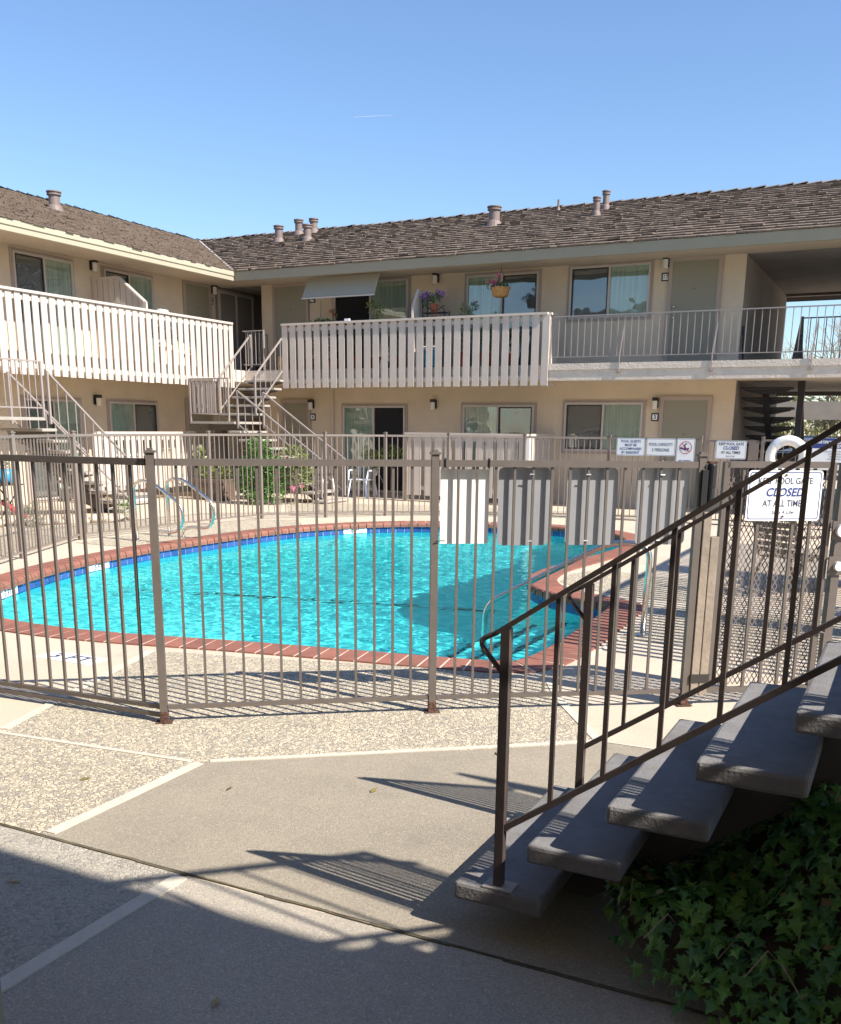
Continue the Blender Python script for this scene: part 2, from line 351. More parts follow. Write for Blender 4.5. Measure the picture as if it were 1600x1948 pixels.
def normals(P):
    t = np.roll(P,-1,0)-np.roll(P,1,0); t /= np.hypot(*t.T)[:,None]; return np.c_[t[:,1], -t[:,0]]   # outward for counter-clockwise
rim = resample(pool_pts, .155)
NR = normals(rim)
WZ = -.15
def inset(P, N, d):
    return P - N*d
CW = .30
outer = inset(rim, NR, -CW)
# keep only hole points that do not fold (concave bays)
# ---- ground: one sheet with the pool cut out
flatpoly('ground', [(-90,-40),(90,-40),(90,160),(-90,160)], [[tuple(p) for p in inset(rim, NR, -.1)]], 0, 'concrete')
# decking laid over it (sheets 4 mm apart)
A = (-2.96,3.53); B_ = (-4.22,3.40); Cc = (-1.31,4.78); Dd = (-1.75,5.45)
outer_near = [(-3.39,5.66),(-4.14,5.46),(-4.73,5.33),(-4.86,5.30)]
flatpoly('pebble_deck', [B_, A, (-1.54,4.565), Cc, Dd, (-1.95,5.80), (-2.6,5.84), (-3.39,5.62), (-4.14,5.42), (-4.83,5.25)], [], .004, 'pebble')
flatpoly('pebble_path', [(-9,2.54),(-2.96,2.54),A,B_,(-6.2,3.2),(-9,3.0)], [], .004, 'pebble')
flatpoly('grey_path', [(-2.96,2.54),(3.5,2.54),(3.5,4.95),(-1.08,4.79),Cc,(-1.54,4.565),A], [], .004, 'concrete_grey')
flatpoly('lower_path', [(-2.21,-3),(3.5,-3),(3.5,2.52),(-2.21,2.52)], [], .003, 'concrete_cool')
flatpoly('worn_pebble_path', [(-12,-3),(-2.24,-3),(-2.24,2.52),(-12,2.52)], [], .003, 'pebble_worn')
flatpoly('ladder_pebble_deck', [(-10.3,9.8),(-9.36,9.8),(-9.38,11.2),(-9.30,12.6),(-9.05,13.6),(-9.6,14.3),(-10.25,13.9),(-10.4,12.4)], [], .004, 'pebble')
flatpoly('left_pebble_bed', [(-13.6,7.6),(-10.0,8.2),(-10.75,10.1),(-10.65,12.6),(-12.4,12.9),(-13.6,11.6)], [], .004, 'pebble')
flatpoly('back_pebble_deck', [(-11.6,16.9),(-10.2,14.9),(-9.3,15.6),(-7.6,17.0),(-4.5,17.8),(-4.5,18.7),(-8.5,18.6),(-11.3,17.8)], [], .004, 'pebble')
flatpoly('peninsula_pebble_deck', [(-3.28,9.95),(-2.95,9.6),(-2.2,9.35),(-1.6,9.35),(-1.6,10.7),(-2.6,10.9),(-3.2,11.0),(-3.34,10.5)], [], .004, 'pebble')
flatpoly('step_pebble_deck', [(-1.93,7.4),(-.2,7.4),(-.2,9.0),(-1.93,9.0)], [], .004, 'pebble')
def strip(pts, wdt, name='expansion_strip'):
    b = MB()
    for p, q in zip(pts[:-1], pts[1:]): b.beam((*p, .0045), (*q, .0045), wdt, .008)
    o = b.build(name, 'grout_strip'); o['kind'] = 'structure'
strip([(-2.95,2.56),(-2.96,3.50)], .055)
strip([(-6.2,3.15),(-4.26,3.37),(-3.02,3.50)], .03)
strip([(-2.93,3.55),(-1.56,4.59),(-1.34,4.765)], .035)
strip([(-1.30,4.775),(-.75,4.79),(1.2,4.86)], .014)
strip([(-1.335,4.80),(-1.77,5.45),(-1.95,5.80)], .05)
strip([(-4.24,3.43),(-4.83,5.25)], .055)
strip([(-2.22,-.5),(-2.225,2.50)], .062)
strip([(-1.95,6.43),(-1.92,7.38),(-1.0,7.4)], .02)
sb = MB(); x = -12
while x < 3.4:
    x2 = x+rnd.uniform(.1, .3); sb.beam((x, 2.53+rnd.uniform(-.006,.006), .004), (x2, 2.53+rnd.uniform(-.006,.006), .004), rnd.uniform(.007,.016), .003); x = x2
o = sb.build('slab_seam', 'seam'); o['kind'] = 'structure'
# ---- basin
pool = thing('swimming_pool', 'curved turquoise swimming pool with brick coping and blue waterline tiles', 'swimming pool')
cen = np.array([-6.0, 10.2])
def depth(x, y):
    t = min(1, max(0, (y-6.6)/3.2)); t = t*t*(3-2*t); return -(1.0+.85*t)
bs = MB(); rings = []
n = len(rim)
prof = [(0,-.06),(0,-.30),(.004,-.7),(.03,-.95),(.10,None),(.3,None),(.6,None),(.85,None),(1,None)]
for fr, z in prof:
    vs = []
    for p in rim:
        q = p+(cen-p)*fr; dz = depth(*q)
        vs.append((q[0], q[1], z if z is not None else dz))
    rings.append(vs)
vs = [v for r_ in rings for v in r_]; fs = []
for i in range(len(rings)-1):
    for k in range(n): fs.append((i*n+k, (i+1)*n+k, (i+1)*n+(k+1)%n, i*n+(k+1)%n))
bs.add(vs, fs); bs.build('pool_basin', 'plaster', pool, smooth=False)
# waterline tiles: one band of separate tiles
tb = MB(); tiles = resample(pool_pts, .152); NT = normals(tiles); nt_ = len(tiles)
for k in range(nt_):
    a, b = tiles[k]-NT[k]*.006, tiles[(k+1)%nt_]-NT[(k+1)%nt_]*.006
    d = (b-a)*.03
    for z0, z1 in ((-.215,-.068),):
        p, q = a+d, b-d; m_ = NT[k]*.006
        tb.add([(p[0],p[1],z0),(q[0],q[1],z0),(q[0],q[1],z1),(p[0],p[1],z1)], [(3,2,1,0)])
tb.build('waterline_tiles', 'tile', pool)
# coping bricks with a rounded nose, laid radially on a mortar bed
cb = MB(); mb_ = MB()
K = len(rim)
inn, out_ = inset(rim, NR, .035), inset(rim, NR, -CW)
for k in range(K):
    i0, i1, o0, o1 = inn[k], inn[(k+1)%K], out_[k], out_[(k+1)%K]
    if np.dot(o1-o0, i1-i0) < .001: o1 = o0+(i1-i0)*.25
    g = .048
    def L_(a, b, t): return a+(b-a)*t
    def corner(u, r_): return L_(L_(i0, i1, u), L_(o0, o1, u), r_)
    for (s0, s1) in ((g, 1-g),):
        sec = [(0,-.062),(0,-.02),(.03,.006),(.09,.016),(1,.012),(1,-.05)]
        pts = []
        for u in (s0, s1):
            for r_, z in sec: q = corner(u, r_); pts.append((q[0], q[1], z))
        m_ = len(sec)
        cb.add(pts, [tuple(range(m_)), tuple(range(2*m_-1, m_-1, -1))]+[(j, m_+j, m_+(j+1)%m_, (j+1)%m_) for j in range(m_)])
    q = [corner(0, .10), corner(1, .10), corner(1, .99), corner(0, .99)]
    mb_.add([(a[0],a[1],-.058) for a in q]+[(a[0],a[1],.0105) for a in q], [(3,2,1,0),(4,5,6,7),(0,1,5,4),(1,2,6,5),(2,3,7,6),(3,0,4,7)])
cb.build('coping', 'coping', pool); mb_.build('coping_mortar', 'mortar', pool)
# water body with real ripples
gx = np.arange(-9.2, -2.1, .022); gy = np.arange(5.35, 15.85, .022)
rr = np.random.RandomState(3); waves = []
for i in range(46):
    lam = 10**rr.uniform(math.log10(.09), math.log10(.30)); th = rr.uniform(0, 2*math.pi) if i % 3 else rr.normal(2.2, .5)
    waves.append((2*math.pi/lam*math.cos(th), 2*math.pi/lam*math.sin(th), rr.uniform(0, 6.28), lam*.0011))
def wh(x, y):
    z = 0
    for kx, ky, ph, a in waves: z = z+a*np.sin(kx*x+ky*y+ph)
    return z
def inside(P, X, Y):
    c = np.zeros(X.shape, bool); j = len(P)-1
    for i in range(len(P)):
        xi, yi = P[i]; xj, yj = P[j]
        cc = ((yi > Y) != (yj > Y)) & (X < (xj-xi)*(Y-yi)/(yj-yi+1e-12)+xi); c ^= cc; j = i
    return c
XX, YY = np.meshgrid(gx, gy, indexing='ij'); ZZ = WZ+wh(XX, YY)
body = inset(rim, NR, -.05); ok = inside(body, XX+.011, YY+.011)
idx = -np.ones(XX.shape, int); wv = []; wf = []
quads = np.argwhere(ok[:-1,:-1])
need = np.zeros(XX.shape, bool)
for di in (0,1):
    for dj in (0,1): need[quads[:,0]+di, quads[:,1]+dj] = True
ids = np.argwhere(need); idx[need] = np.arange(len(ids))
wv = np.c_[XX[need], YY[need], ZZ[need]]
q = quads; F4 = np.c_[idx[q[:,0],q[:,1]], idx[q[:,0]+1,q[:,1]], idx[q[:,0]+1,q[:,1]+1], idx[q[:,0],q[:,1]+1]]
# side skirt and bottom close the body of water (hidden behind the walls and below the floor)
edges = {}
for f in F4:
    for a, b in ((f[0],f[1]),(f[1],f[2]),(f[2],f[3]),(f[3],f[0])):
        if (b, a) in edges: del edges[(b, a)]
        else: edges[(a, b)] = 1
nv = len(wv); bot = wv.copy(); bot[:,2] = -3.2
allv = np.vstack([wv, bot]); faces = [tuple(int(i) for i in f) for f in F4]+[tuple(int(i)+nv for i in f[::-1]) for f in F4]
faces += [(int(b), int(a), int(a)+nv, int(b)+nv) for a, b in edges]
me = bpy.data.meshes.new('water'); me.from_pydata(allv.tolist(), [], faces); me.update(); me.materials.append(M['water'])
sm = np.zeros(len(me.polygons), bool); sm[:len(F4)] = True; me.polygons.foreach_set('use_smooth', sm)
water = bpy.data.objects.new('water', me); sc.collection.objects.link(water); water['kind'] = 'structure'
WATER_CAUSTICS = True
if WATER_CAUSTICS:
    water.cycles.is_caustics_caster = True; sl.cycles.is_caustics_light = True
    for o in bpy.data.objects:
        if o.name.startswith(('pool_basin', 'waterline')): o.cycles.is_caustics_receiver = True
# pool floor stripe, steps, depth tiles
sb = MB(); px = [(-8.85,9.20),(-7.76,9.55),(-6.57,9.90),(-5.37,10.17),(-4.24,10.43)]
for p, q in zip(px[:-1], px[1:]): sb.beam((*p, depth(*p)+.015), (*q, depth(*q)+.015), .05, .015)
sb.build('floor_stripe', 'tile_line', pool)
st = MB(); se = MB()
for k in range(4):
    x0 = -2.25-.32*(k+1); z1 = -.33-.24*k
    y0 = 6.05+.04*k; st.box(x0, -2.2, y0+.25, 8.95, -1.7, z1); se.box(x0-.012, x0+.05, y0+.26, 8.94, z1-.05, z1+.004)
s_ = st.build('pool_steps', 'plaster', pool); e_ = se.build('step_edge', 'tile_line', pool)
if WATER_CAUSTICS: s_.cycles.is_caustics_receiver = True; e_.cycles.is_caustics_receiver = True
def depth_tile(px_, txt):
    d = np.hypot(*(tiles-np.array(px_)).T); k = int(d.argmin()); p = tiles[k]-NT[k]*.012; nn = -NT[k]; xd = np.array([-nn[1], nn[0]])
    b = MB(); h = .22
    a0, a1 = p-xd*h, p+xd*h
    b.prism([(a0[0],a0[1],-.145),(a1[0],a1[1],-.145),(a1[0],a1[1],-.07),(a0[0],a0[1],-.07)], (nn[0]*.006, nn[1]*.006, 0))
    t = b.build('depth_marker', 'signwhite', pool)
    text_mesh(txt, .085, ((p[0]+nn[0]*.0075, p[1]+nn[1]*.0075, -.108), (xd[0], xd[1], 0), (0,0,1), (nn[0],nn[1],0)), 'signink', t, bold=.002)
depth_tile((-8.30,14.1), '8 FT'); depth_tile((-8.90,8.75), '5 FT'); depth_tile((-8.25,6.85), '3 FT')
dm = MB().box(-5.42,-4.92,4.70,4.90,0,.006).build('deck_marker', 'signwhite', pool)
text_mesh('3 FT', .17, ((-5.17,4.80,.0072), (1,0,0), (0,1,0), (0,0,1)), 'signink', dm, bold=.002, sx=1.2)
dc = MB().lathe(-4.50,3.32,[(.10,0),(.10,.006),(.09,.008)], 24).build('drain_cover', 'concrete_grey'); tag(dc, 'round cover set in the pale slab at the left edge beneath the fence', 'drain cover')

# ================================================================ BUILDINGS
def rect_on(plane, a0, a1, z0, z1, off, th):
    """box on a wall: plane 'R' (faces -Y at 20.9) or 'L' (faces +X at -16.15); off = proud distance"""
    if plane == 'R': return (a0, a1, 20.9-off-th, 20.9-off, z0, z1)
    return (-16.15+off, -16.15+off+th, a0, a1, z0, z1)
def window(parent, plane, a0, a1, z0, z1, left='screen', right='curtain', label=None, open_part=None):
    fr = MB(); f = .045
    ax = (a0+a1)/2
    for r_ in ((a0, a0+f, z0, z1), (a1-f, a1, z0, z1), (a0+f, a1-f, z1-f, z1), (a0+f, a1-f, z0, z0+f), (ax-.022, ax+.022, z0+f, z1-f)):
        fr.box(*rect_on(plane, *r_, .002, .05))
    # thin sash rails round the sliding half
    w_ = fr.build('window', 'alum', parent)
    tr_ = MB(); g = .05
    for r_ in ((a0-g, a0, z0-g, z1+g), (a1, a1+g, z0-g, z1+g), (a0, a1, z1, z1+g), (a0, a1, z0-g, z0)): tr_.box(*rect_on(plane, *r_, .001, .022))
    tr_.build('frame', 'trim', w_)
    for (b0, b1, kind) in ((a0+f, ax-.022, left), (ax+.022, a1-f, right)):
        if kind == 'screen':
            s = MB(); e = .028
            for r_ in ((b0, b0+e, z0+f, z1-f), (b1-e, b1, z0+f, z1-f), (b0+e, b1-e, z1-f-e, z1-f), (b0+e, b1-e, z0+f, z0+f+e)): s.box(*rect_on(plane, *r_, .03, .018))
            s.build('screen_frame', 'darkmetal', w_)
            MB().box(*rect_on(plane, b0+e, b1-e, z0+f+e, z1-f-e, .006, .003)).build('curtain', 'screen', w_)
        elif kind == 'void': MB().box(*rect_on(plane, b0, b1, z0+f, z1-f, .006, .003)).build('opening', 'void', w_)
        else: MB().box(*rect_on(plane, b0, b1, z0+f, z1-f, .006, .003)).build('curtain', kind, w_)
        if kind != 'void': MB().box(*rect_on(plane, b0, b1, z0+f, z1-f, .022, .002)).build('pane', 'glass', w_)
    return w_
def door(parent, plane, a0, a1, z0, z1, knob_side=-1):
    d = MB().box(*rect_on(plane, a0+.03, a1-.03, z0, z1-.03, .004, .03)).build('door', 'door', parent)
    f = MB()
    for r_ in ((a0-.05, a0+.03, z0, z1+.05), (a1-.03, a1+.05, z0, z1+.05), (a0+.03, a1-.03, z1-.03, z1+.05)): f.box(*rect_on(plane, *r_, .002, .045))
    f.build('frame', 'trim', d)
    kx = a0+.10 if knob_side < 0 else a1-.10
    for z in (z0+.95, z0+1.16):
        b = MB(); q = rect_on(plane, kx-.001, kx+.001, z, z, .03, .0)
        c = Vector((q[0], q[3], z)) if plane == 'R' else Vector((q[0], kx, z)); dr = Vector((0,-1,0)) if plane == 'R' else Vector((1,0,0))
        b.tube([c, c+dr*.03, c+dr*.03+dr*.001, c+dr*.065], [.016,.016,.03,.022], 12); b.build('handle', 'chrome', d, smooth=True)
    MB().tube([(0,0,0),(0,0,.001)], .004) 
    ph = (a0+a1)/2; c = Vector((ph, 20.9-.034, z0+1.5)) if plane == 'R' else Vector((-16.15+.034, ph, z0+1.5)); dr = Vector((0,-1,0)) if plane == 'R' else Vector((1,0,0))
    MB().tube([c, c+dr*.008], .012, 8).build('peephole', 'darkmetal', d)
    return d
def lamp(parent, plane, a, z):
    b = MB(); b.box(*rect_on(plane, a-.055, a+.055, z-.14, z+.06, 0, .03)).box(*rect_on(plane, a-.05, a+.05, z, z+.07, .03, .13))
    o = b.build('wall_lamp', 'black', parent, bevel=.006)
    c = Vector((a, 20.9-.105, z)) if plane == 'R' else Vector((-16.15+.105, a, z))
    MB().lathe(c.x, c.y, [(.048,z-.17),(.052,z-.165),(.052,z)], 14).build('lamp_shade', 'lampglass', o)
def number(parent, plane, a, z, txt):
    o = MB().box(*rect_on(plane, a-.075, a+.075, z-.08, z+.08, 0, .02)).build('number_plate', 'black', parent)
    p = MB().box(*rect_on(plane, a-.052, a+.052, z-.055, z+.055, .02, .003)).build('plate', 'signwhite', o)
    if plane == 'R': fr = ((a, 20.9-.0245, z), (1,0,0), (0,0,1), (0,-1,0))
    else: fr = ((-16.15+.0245, a, z), (0,1,0), (0,0,1), (1,0,0))
    text_mesh(txt, .105, fr, 'signink', o, 'digits', bold=.003)
def shakes(origin, along, ups, slope_len, a0f, a1f, parent, seed, expo=.27):
    """split shakes laid in courses; a0f/a1f(s) give the course ends for horizontal run s"""
    rn = random.Random(seed); along = Vector(along); ups = Vector(ups).normalized(); nrm = along.cross(ups).normalized()
    if nrm.z < 0: nrm = -nrm
    origin = Vector(origin); b = MB(); t = -.05; hr = math.hypot(ups.x, ups.y)
    while t < slope_len:
        s = t*hr; a, e = a0f(s), a1f(s); x = a - rn.uniform(0, .1)
        while x < e:
            wd = rn.uniform(.10, .30); x1 = min(x+wd, e+.1)
            th = rn.uniform(.015, .026); t0 = t+rn.gauss(0, .012); L2 = expo*1.25
            p = [origin+along*(x+.003)+ups*t0, origin+along*(x1-.004)+ups*(t0+rn.uniform(-.01,.01)), origin+along*(x1-.004)+ups*(t0+L2), origin+along*(x+.003)+ups*(t0+L2)]
            lift = rn.uniform(.007,.015)+(.014 if rn.random() < .02 else 0); tl = rn.uniform(-.005,.005)
            tp = [p[0]+nrm*(th+lift+.018+tl), p[1]+nrm*(th+lift+.018-tl), p[2]+nrm*.012, p[3]+nrm*.012]
            bt = [p[0]+nrm*(lift+.01), p[1]+nrm*(lift+.01), p[2]-nrm*.01, p[3]-nrm*.01]
            b.add(tp+bt, [(0,1,2,3),(0,4,5,1),(1,5,6,2),(3,7,4,0)]); x += wd+.004
        t += expo*rn.uniform(.97,1.03)
    return b.build('shingles', 'shake', parent)
def ridge_caps(p, q, parent, seed):
    rn = random.Random(seed); p = Vector(p); q = Vector(q); L = (q-p).length; d = (q-p).normalized(); sdv = d.cross(Vector((0,0,1))).normalized(); b = MB(); t = 0
    while t < L:
        l = .42; c0 = p+d*t; c1 = c0+d*l; h0 = rn.uniform(.045,.075); h1 = .015
        for s in (-1, 1):
            e0, e1 = c0+sdv*s*.13, c1+sdv*s*.13
            b.add([c0+V(0,0,h0), c1+V(0,0,h1), e1+V(0,0,h1-.05), e0+V(0,0,h0-.05), c0+V(0,0,h0-.03), e0+V(0,0,h0-.08)], [(0,1,2,3),(0,3,5,4)])
        t += .30
    b.build('ridge_cap', 'ridgecap', parent)
SL = .355; FZ = 5.1; RUN = 5.15; RZ = FZ+SL*RUN
# ---- right wing
RW = thing('apartment_building', 'beige two storey wing with shake roof running across behind the pool', 'apartment building', loc=(0,0,0))
MB().box(-14.98,-3.37,20.9,27.5,0,4.99).build('wall', 'stucco', RW)
MB().box(.8,6,20.9,27.5,0,4.99).build('wall', 'stucco', RW)
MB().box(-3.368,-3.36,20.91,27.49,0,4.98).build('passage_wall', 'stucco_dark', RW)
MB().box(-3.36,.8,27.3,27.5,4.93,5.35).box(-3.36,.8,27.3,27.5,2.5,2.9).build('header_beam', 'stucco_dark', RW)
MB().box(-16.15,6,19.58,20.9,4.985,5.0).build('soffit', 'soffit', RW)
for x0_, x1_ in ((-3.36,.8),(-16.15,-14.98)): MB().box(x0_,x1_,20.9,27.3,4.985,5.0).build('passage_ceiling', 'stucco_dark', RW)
fa = MB(); fa.prism([(-14.785,19.55,4.90),(-14.785,19.50,4.905),(-14.785,19.47,5.10),(-14.785,19.58,5.105),(-14.785,19.58,4.90)], (20.785,0,0)); fa.build('fascia', 'fascia_shaded', RW)
# roof deck and shakes
u = Vector((0,1,SL)); ul = u.length*RUN
MB().add([(-14.785,19.56,FZ),(6.2,19.56,FZ),(6.2,24.7,RZ),(-19.93,24.7,RZ)], [(0,1,2,3)]).add([(-25,24.7,RZ),(6.2,24.7,RZ),(6.2,29.9,FZ),(-25,29.9,FZ)], [(0,1,2,3)]).build('roof', 'shake_under', RW)
rf = [o for o in RW.children if o.name.startswith('roof')][0]
shakes((0,19.50,FZ), (1,0,0), u, ul, lambda s: -14.785-s, lambda s: 6.1, rf, 11)
ridge_caps((6.2,24.7,RZ+.04), (-19.93,24.7,RZ+.04), rf, 5)
def vent(parent, x, y, z, h, r_, name='roof_vent'):
    p = [(r_*1.9,z-.12),(r_*1.25,z+.10),(r_,z+.13),(r_,z+h-.09),(r_*1.28,z+h-.085),(r_*1.28,z+h-.05),(r_*1.05,z+h-.045),(r_*1.05,z+h-.03),(r_*1.35,z+h-.025),(r_*1.35,z+h)]
    MB().lathe(x, y, p, 18).build(name, 'vent', parent, smooth=False)
for x, y, z, h, r_ in [(-16.016,23.22,6.404,.44,.105),(-16.01,24.19,6.749,.42,.102),(-15.0,23.07,6.349,.42,.104),(-15.61,24.33,6.797,.39,.102),(-9.592,22.89,6.287,.44,.13),(-7.11,22.97,6.314,.42,.072),(-7.134,23.76,6.595,.43,.074)]:
    vent(rf, x, y, z, h, r_)
MB().lathe(-8.476,24.264,[(.09,6.72),(.035,6.86),(.028,6.88),(.028,7.05)], 12).build('vent_pipe', 'vent', rf)
# walkway slab
sl_ = MB(); sl_.box(-16.14,6,19.55,20.895,2.60,2.88); sl_.build('walkway', 'slab', RW)
MB().box(-6.90,6,19.515,19.549,2.775,2.90).build('walkway_nosing', 'slab', RW)
MB().box(-6.90,6,19.536,19.5495,2.57,2.772).build('walkway_fascia', 'slab', RW)
MB().box(-16.14,-14.98,20.9,27.3,2.60,2.88).build('passage_floor', 'slab', RW); MB().box(-3.36,.8,20.9,27.3,2.60,2.88).build('passage_floor', 'slab', RW)
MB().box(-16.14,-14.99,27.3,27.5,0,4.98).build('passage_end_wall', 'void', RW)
# openings, both storeys
door(RW,'R',-14.58,-13.62,2.89,4.95,1); door(RW,'R',-14.40,-13.62,.03,2.20,1)
window(RW,'R',-12.85,-10.84,2.93,4.93,'void','curtain')
window(RW,'R',-12.62,-10.90,.06,2.10,'curtain','void')
window(RW,'R',-9.37,-7.66,2.93,4.90,'curtain','screen')
window(RW,'R',-9.40,-7.66,.06,2.12,'curtain','screen')
window(RW,'R',-6.96,-5.24,3.89,4.94,'screen','curtain')
window(RW,'R',-6.95,-5.22,1.14,2.17,'screen','curtain')
door(RW,'R',-4.82,-3.86,2.89,4.95,-1); door(RW,'R',-4.82,-3.86,.03,2.24,-1)
for a, z in ((-10.12,4.96),(-4.935,5.0-.02),(-13.52,2.2),(-10.14,2.2),(-4.965,2.22)): lamp(RW,'R',a,z-.02)
number(RW,'R',-4.94,4.64,'17'); number(RW,'R',-13.47,4.60,'16'); number(RW,'R',-13.51,1.83,'4'); number(RW,'R',-4.965,1.87,'3')
MB().tube([(-12.92,20.86,2.6),(-12.92,20.86,.1)], .03, 8).build('downpipe', 'stucco', RW)
# ---- left wing
LW = thing('apartment_building', 'sunlit left wing with cream fascia and slatted balcony', 'apartment building', loc=(0,0,0))
MB().box(-23,-16.15,3,27.5,0,4.99).build('wall', 'stucco', LW)
MB().box(-16.15,-14.80,3,19.58,4.985,5.0).build('soffit', 'soffit', LW)
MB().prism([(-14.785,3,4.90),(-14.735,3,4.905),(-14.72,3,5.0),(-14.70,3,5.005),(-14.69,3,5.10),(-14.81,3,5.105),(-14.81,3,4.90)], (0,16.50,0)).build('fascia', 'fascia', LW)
MB().add([(-14.80,3,FZ),(-14.80,19.55,FZ),(-19.93,24.7,RZ),(-19.93,3,RZ)], [(0,1,2,3)]).add([(-19.93,3,RZ),(-19.93,29.9,RZ),(-25,29.9,FZ),(-25,3,FZ)], [(0,1,2,3)]).build('roof', 'shake_under', LW)
lf = [o for o in LW.children if o.name.startswith('roof')][0]
shakes((-14.73,0,FZ), (0,1,0), (-1,0,SL), ul, lambda s: 6.0, lambda s: 19.5+s, lf, 12)
ridge_caps((-19.93,6.0,RZ+.04), (-19.93,24.7,RZ+.04), lf, 6)
vl = MB(); vl.beam((-14.80,19.53,FZ+.05), (-19.9,24.67,RZ+.05), .05, .02); vl.build('valley_flashing', 'alum', lf)
vent(lf, -18.307, 17.58, 6.35, .42, .125)
MB().box(-16.148,-14.60,3,19.549,2.60,2.88).build('walkway', 'slab', LW)
MB().box(-14.599,-14.56,19.1,19.549,2.62,2.885).build('walkway_nosing', 'slab', LW)
window(LW,'L',14.30,15.83,2.93,4.88,'screen','curtain'); window(LW,'L',16.72,18.24,2.93,4.88,'screen','curtain')
window(LW,'L',14.28,15.78,.06,2.10,'screen','curtain'); window(LW,'L',16.62,18.17,.9,2.10,'curtain','screen')
door(LW,'L',19.36,20.30,2.89,4.95,1); door(LW,'L',19.25,20.2,.03,2.2,1)
window(LW,'L',20.66,22.1,2.93,4.90,'void','void')
for a, z in ((16.40,4.96),(20.42,4.97),(16.25,2.18)): lamp(LW,'L',a,z-.02)
number(LW,'L',20.38,4.62,'18')
MB().box(-16.145,-16.13,20.55,27.3,2.9,4.98).build('shaded_wall', 'stucco_dark', LW)  # dark skin over the wall, painting in the shade of the corner recess

# ---- slatted balustrades
def boards(name, parent, a, b, z0, z1, outn, wd=.13, gap=.075, railh=.045, skips=(), lean=0, cross=(None,None), m='board'):
    """vertical boards from a to b (2-D), outn = outward normal; cap rail on top"""
    a = Vector((*a,0)); b = Vector((*b,0)); L = (b-a).length; d = (b-a).normalized(); nn = Vector((*outn,0)); o = MB(); t = wd/2; i = 0
    ang = math.atan2(d.y, d.x)
    while t < L:
        c = a+d*t+nn*.012; j = rnd.uniform(-.006,.006); wob = rnd.uniform(-.004,.004)
        if i not in skips: o.vbar(c.x, c.y, z0+j, z1-railh, wd+wob, .022, ang+rnd.uniform(-.015,.015))
        t += wd+gap; i += 1
    ob = o.build(name, m, parent)
    r_ = MB(); r_.beam(a+V(0,0,z1-railh/2)+nn*.0, b+V(0,0,z1-railh/2)+nn*.0, .12, railh); r_.build('cap_rail', m, parent)
    c_ = MB()
    for z in (z1-.13, z0+.16): c_.beam(a+V(0,0,z)-nn*.021, b+V(0,0,z)-nn*.021, .04, .085)
    c_.build('cross_rail', m, parent); return ob
bl = thing('balcony_railing', 'bright sunlit slatted balcony balustrade along the left wing', 'balcony railing')
boards('slats', bl, (-14.56,4.0), (-14.56,19.08), 2.47, 3.93, (1,0), .136, .061)
br = thing('balcony_railing', 'grey slatted balcony balustrade in the middle of the far wing', 'balcony railing')
boards('slats', br, (-13.42,19.50), (-6.93,19.50), 2.47, 3.90, (0,-1), .152, .068)
o = boards('side_slats', br, (-6.93,19.53), (-6.93,20.05), 2.47, 3.90, (1,0), .13, .02)
MB().box(-9.96,-9.90,19.545,19.58,2.80,3.74).build('post', 'white', br)
def divider(parent, plane, c, a0, a1, z0, ztop, zlow, kn):
    """privacy panel at right angles to the wall"""
    b = MB(); tp = MB(); n_ = 9
    for i in range(n_):
        t0, t1 = i/n_, (i+1)/n_-.012; s0, s1 = a0+(a1-a0)*t0, a0+(a1-a0)*t1
        def zt(t): return ztop if t < kn else ztop+(zlow-ztop)*(t-kn)/(1-kn)
        P = [(s0,z0),(s1,z0),(s1,zt(t1)),(s0,zt(t0))]
        if plane == 'R': b.prism([(c-.02, s, z) for s, z in P], (.04,0,0))
        else: b.prism([(s, c-.02, z) for s, z in P], (0,.04,0))
    ak = a0+(a1-a0)*kn
    pts = [(a0,ztop),(ak,ztop),(a1,zlow),(a1,z0)]
    for (p, q) in zip(pts[:-1], pts[1:]):
        if plane == 'R': tp.beam((c,p[0],p[1]+.012), (c,q[0],q[1]+.012), .055, .04, (1,0,0) if p[0]==q[0] else (0,0,1))
        else: tp.beam((p[0],c,p[1]+.012), (q[0],c,q[1]+.012), .10, .04, (0,1,0) if p[0]==q[0] else (0,0,1))
    d = b.build('divider', 'board', parent); tp.build('divider_cap', 'board', d)
divider(RW,'R',-10.07,20.88,19.60,2.9,4.50,4.12,.80)
divider(LW,'L',16.38,-16.13,-14.70,2.9,4.60,4.08,.52)
# ---- patio fences at ground level
pf = thing('patio_fence', 'white sunlit slatted patio fence below the left balcony', 'fence')
boards('slats', pf, (-14.82,14.85), (-14.82,17.9), .26, 1.46, (1,0), .13, .07)
MB().box(-14.86,-14.80,14.80,14.85,0,1.43).box(-14.86,-14.80,17.9,17.95,0,1.43).box(-14.86,-14.80,16.3,16.35,0,1.4).build('post', 'board', pf)
pf2 = thing('patio_fence', 'grey slatted patio fence in front of the middle ground floor window', 'fence')
boards('slats', pf2, (-10.10,19.35), (-7.22,19.35), .14, 1.50, (0,-1), .155, .09)
boards('side_slats', pf2, (-7.22,19.38), (-7.22,20.85), .14, 1.50, (1,0), .13, .03)
MB().box(-7.235,-7.15,19.28,19.34,0,1.45).build('post', 'white', pf2)
MB().box(-10.12,-10.03,19.30,19.36,0,1.4).build('post', 'wood', pf2)

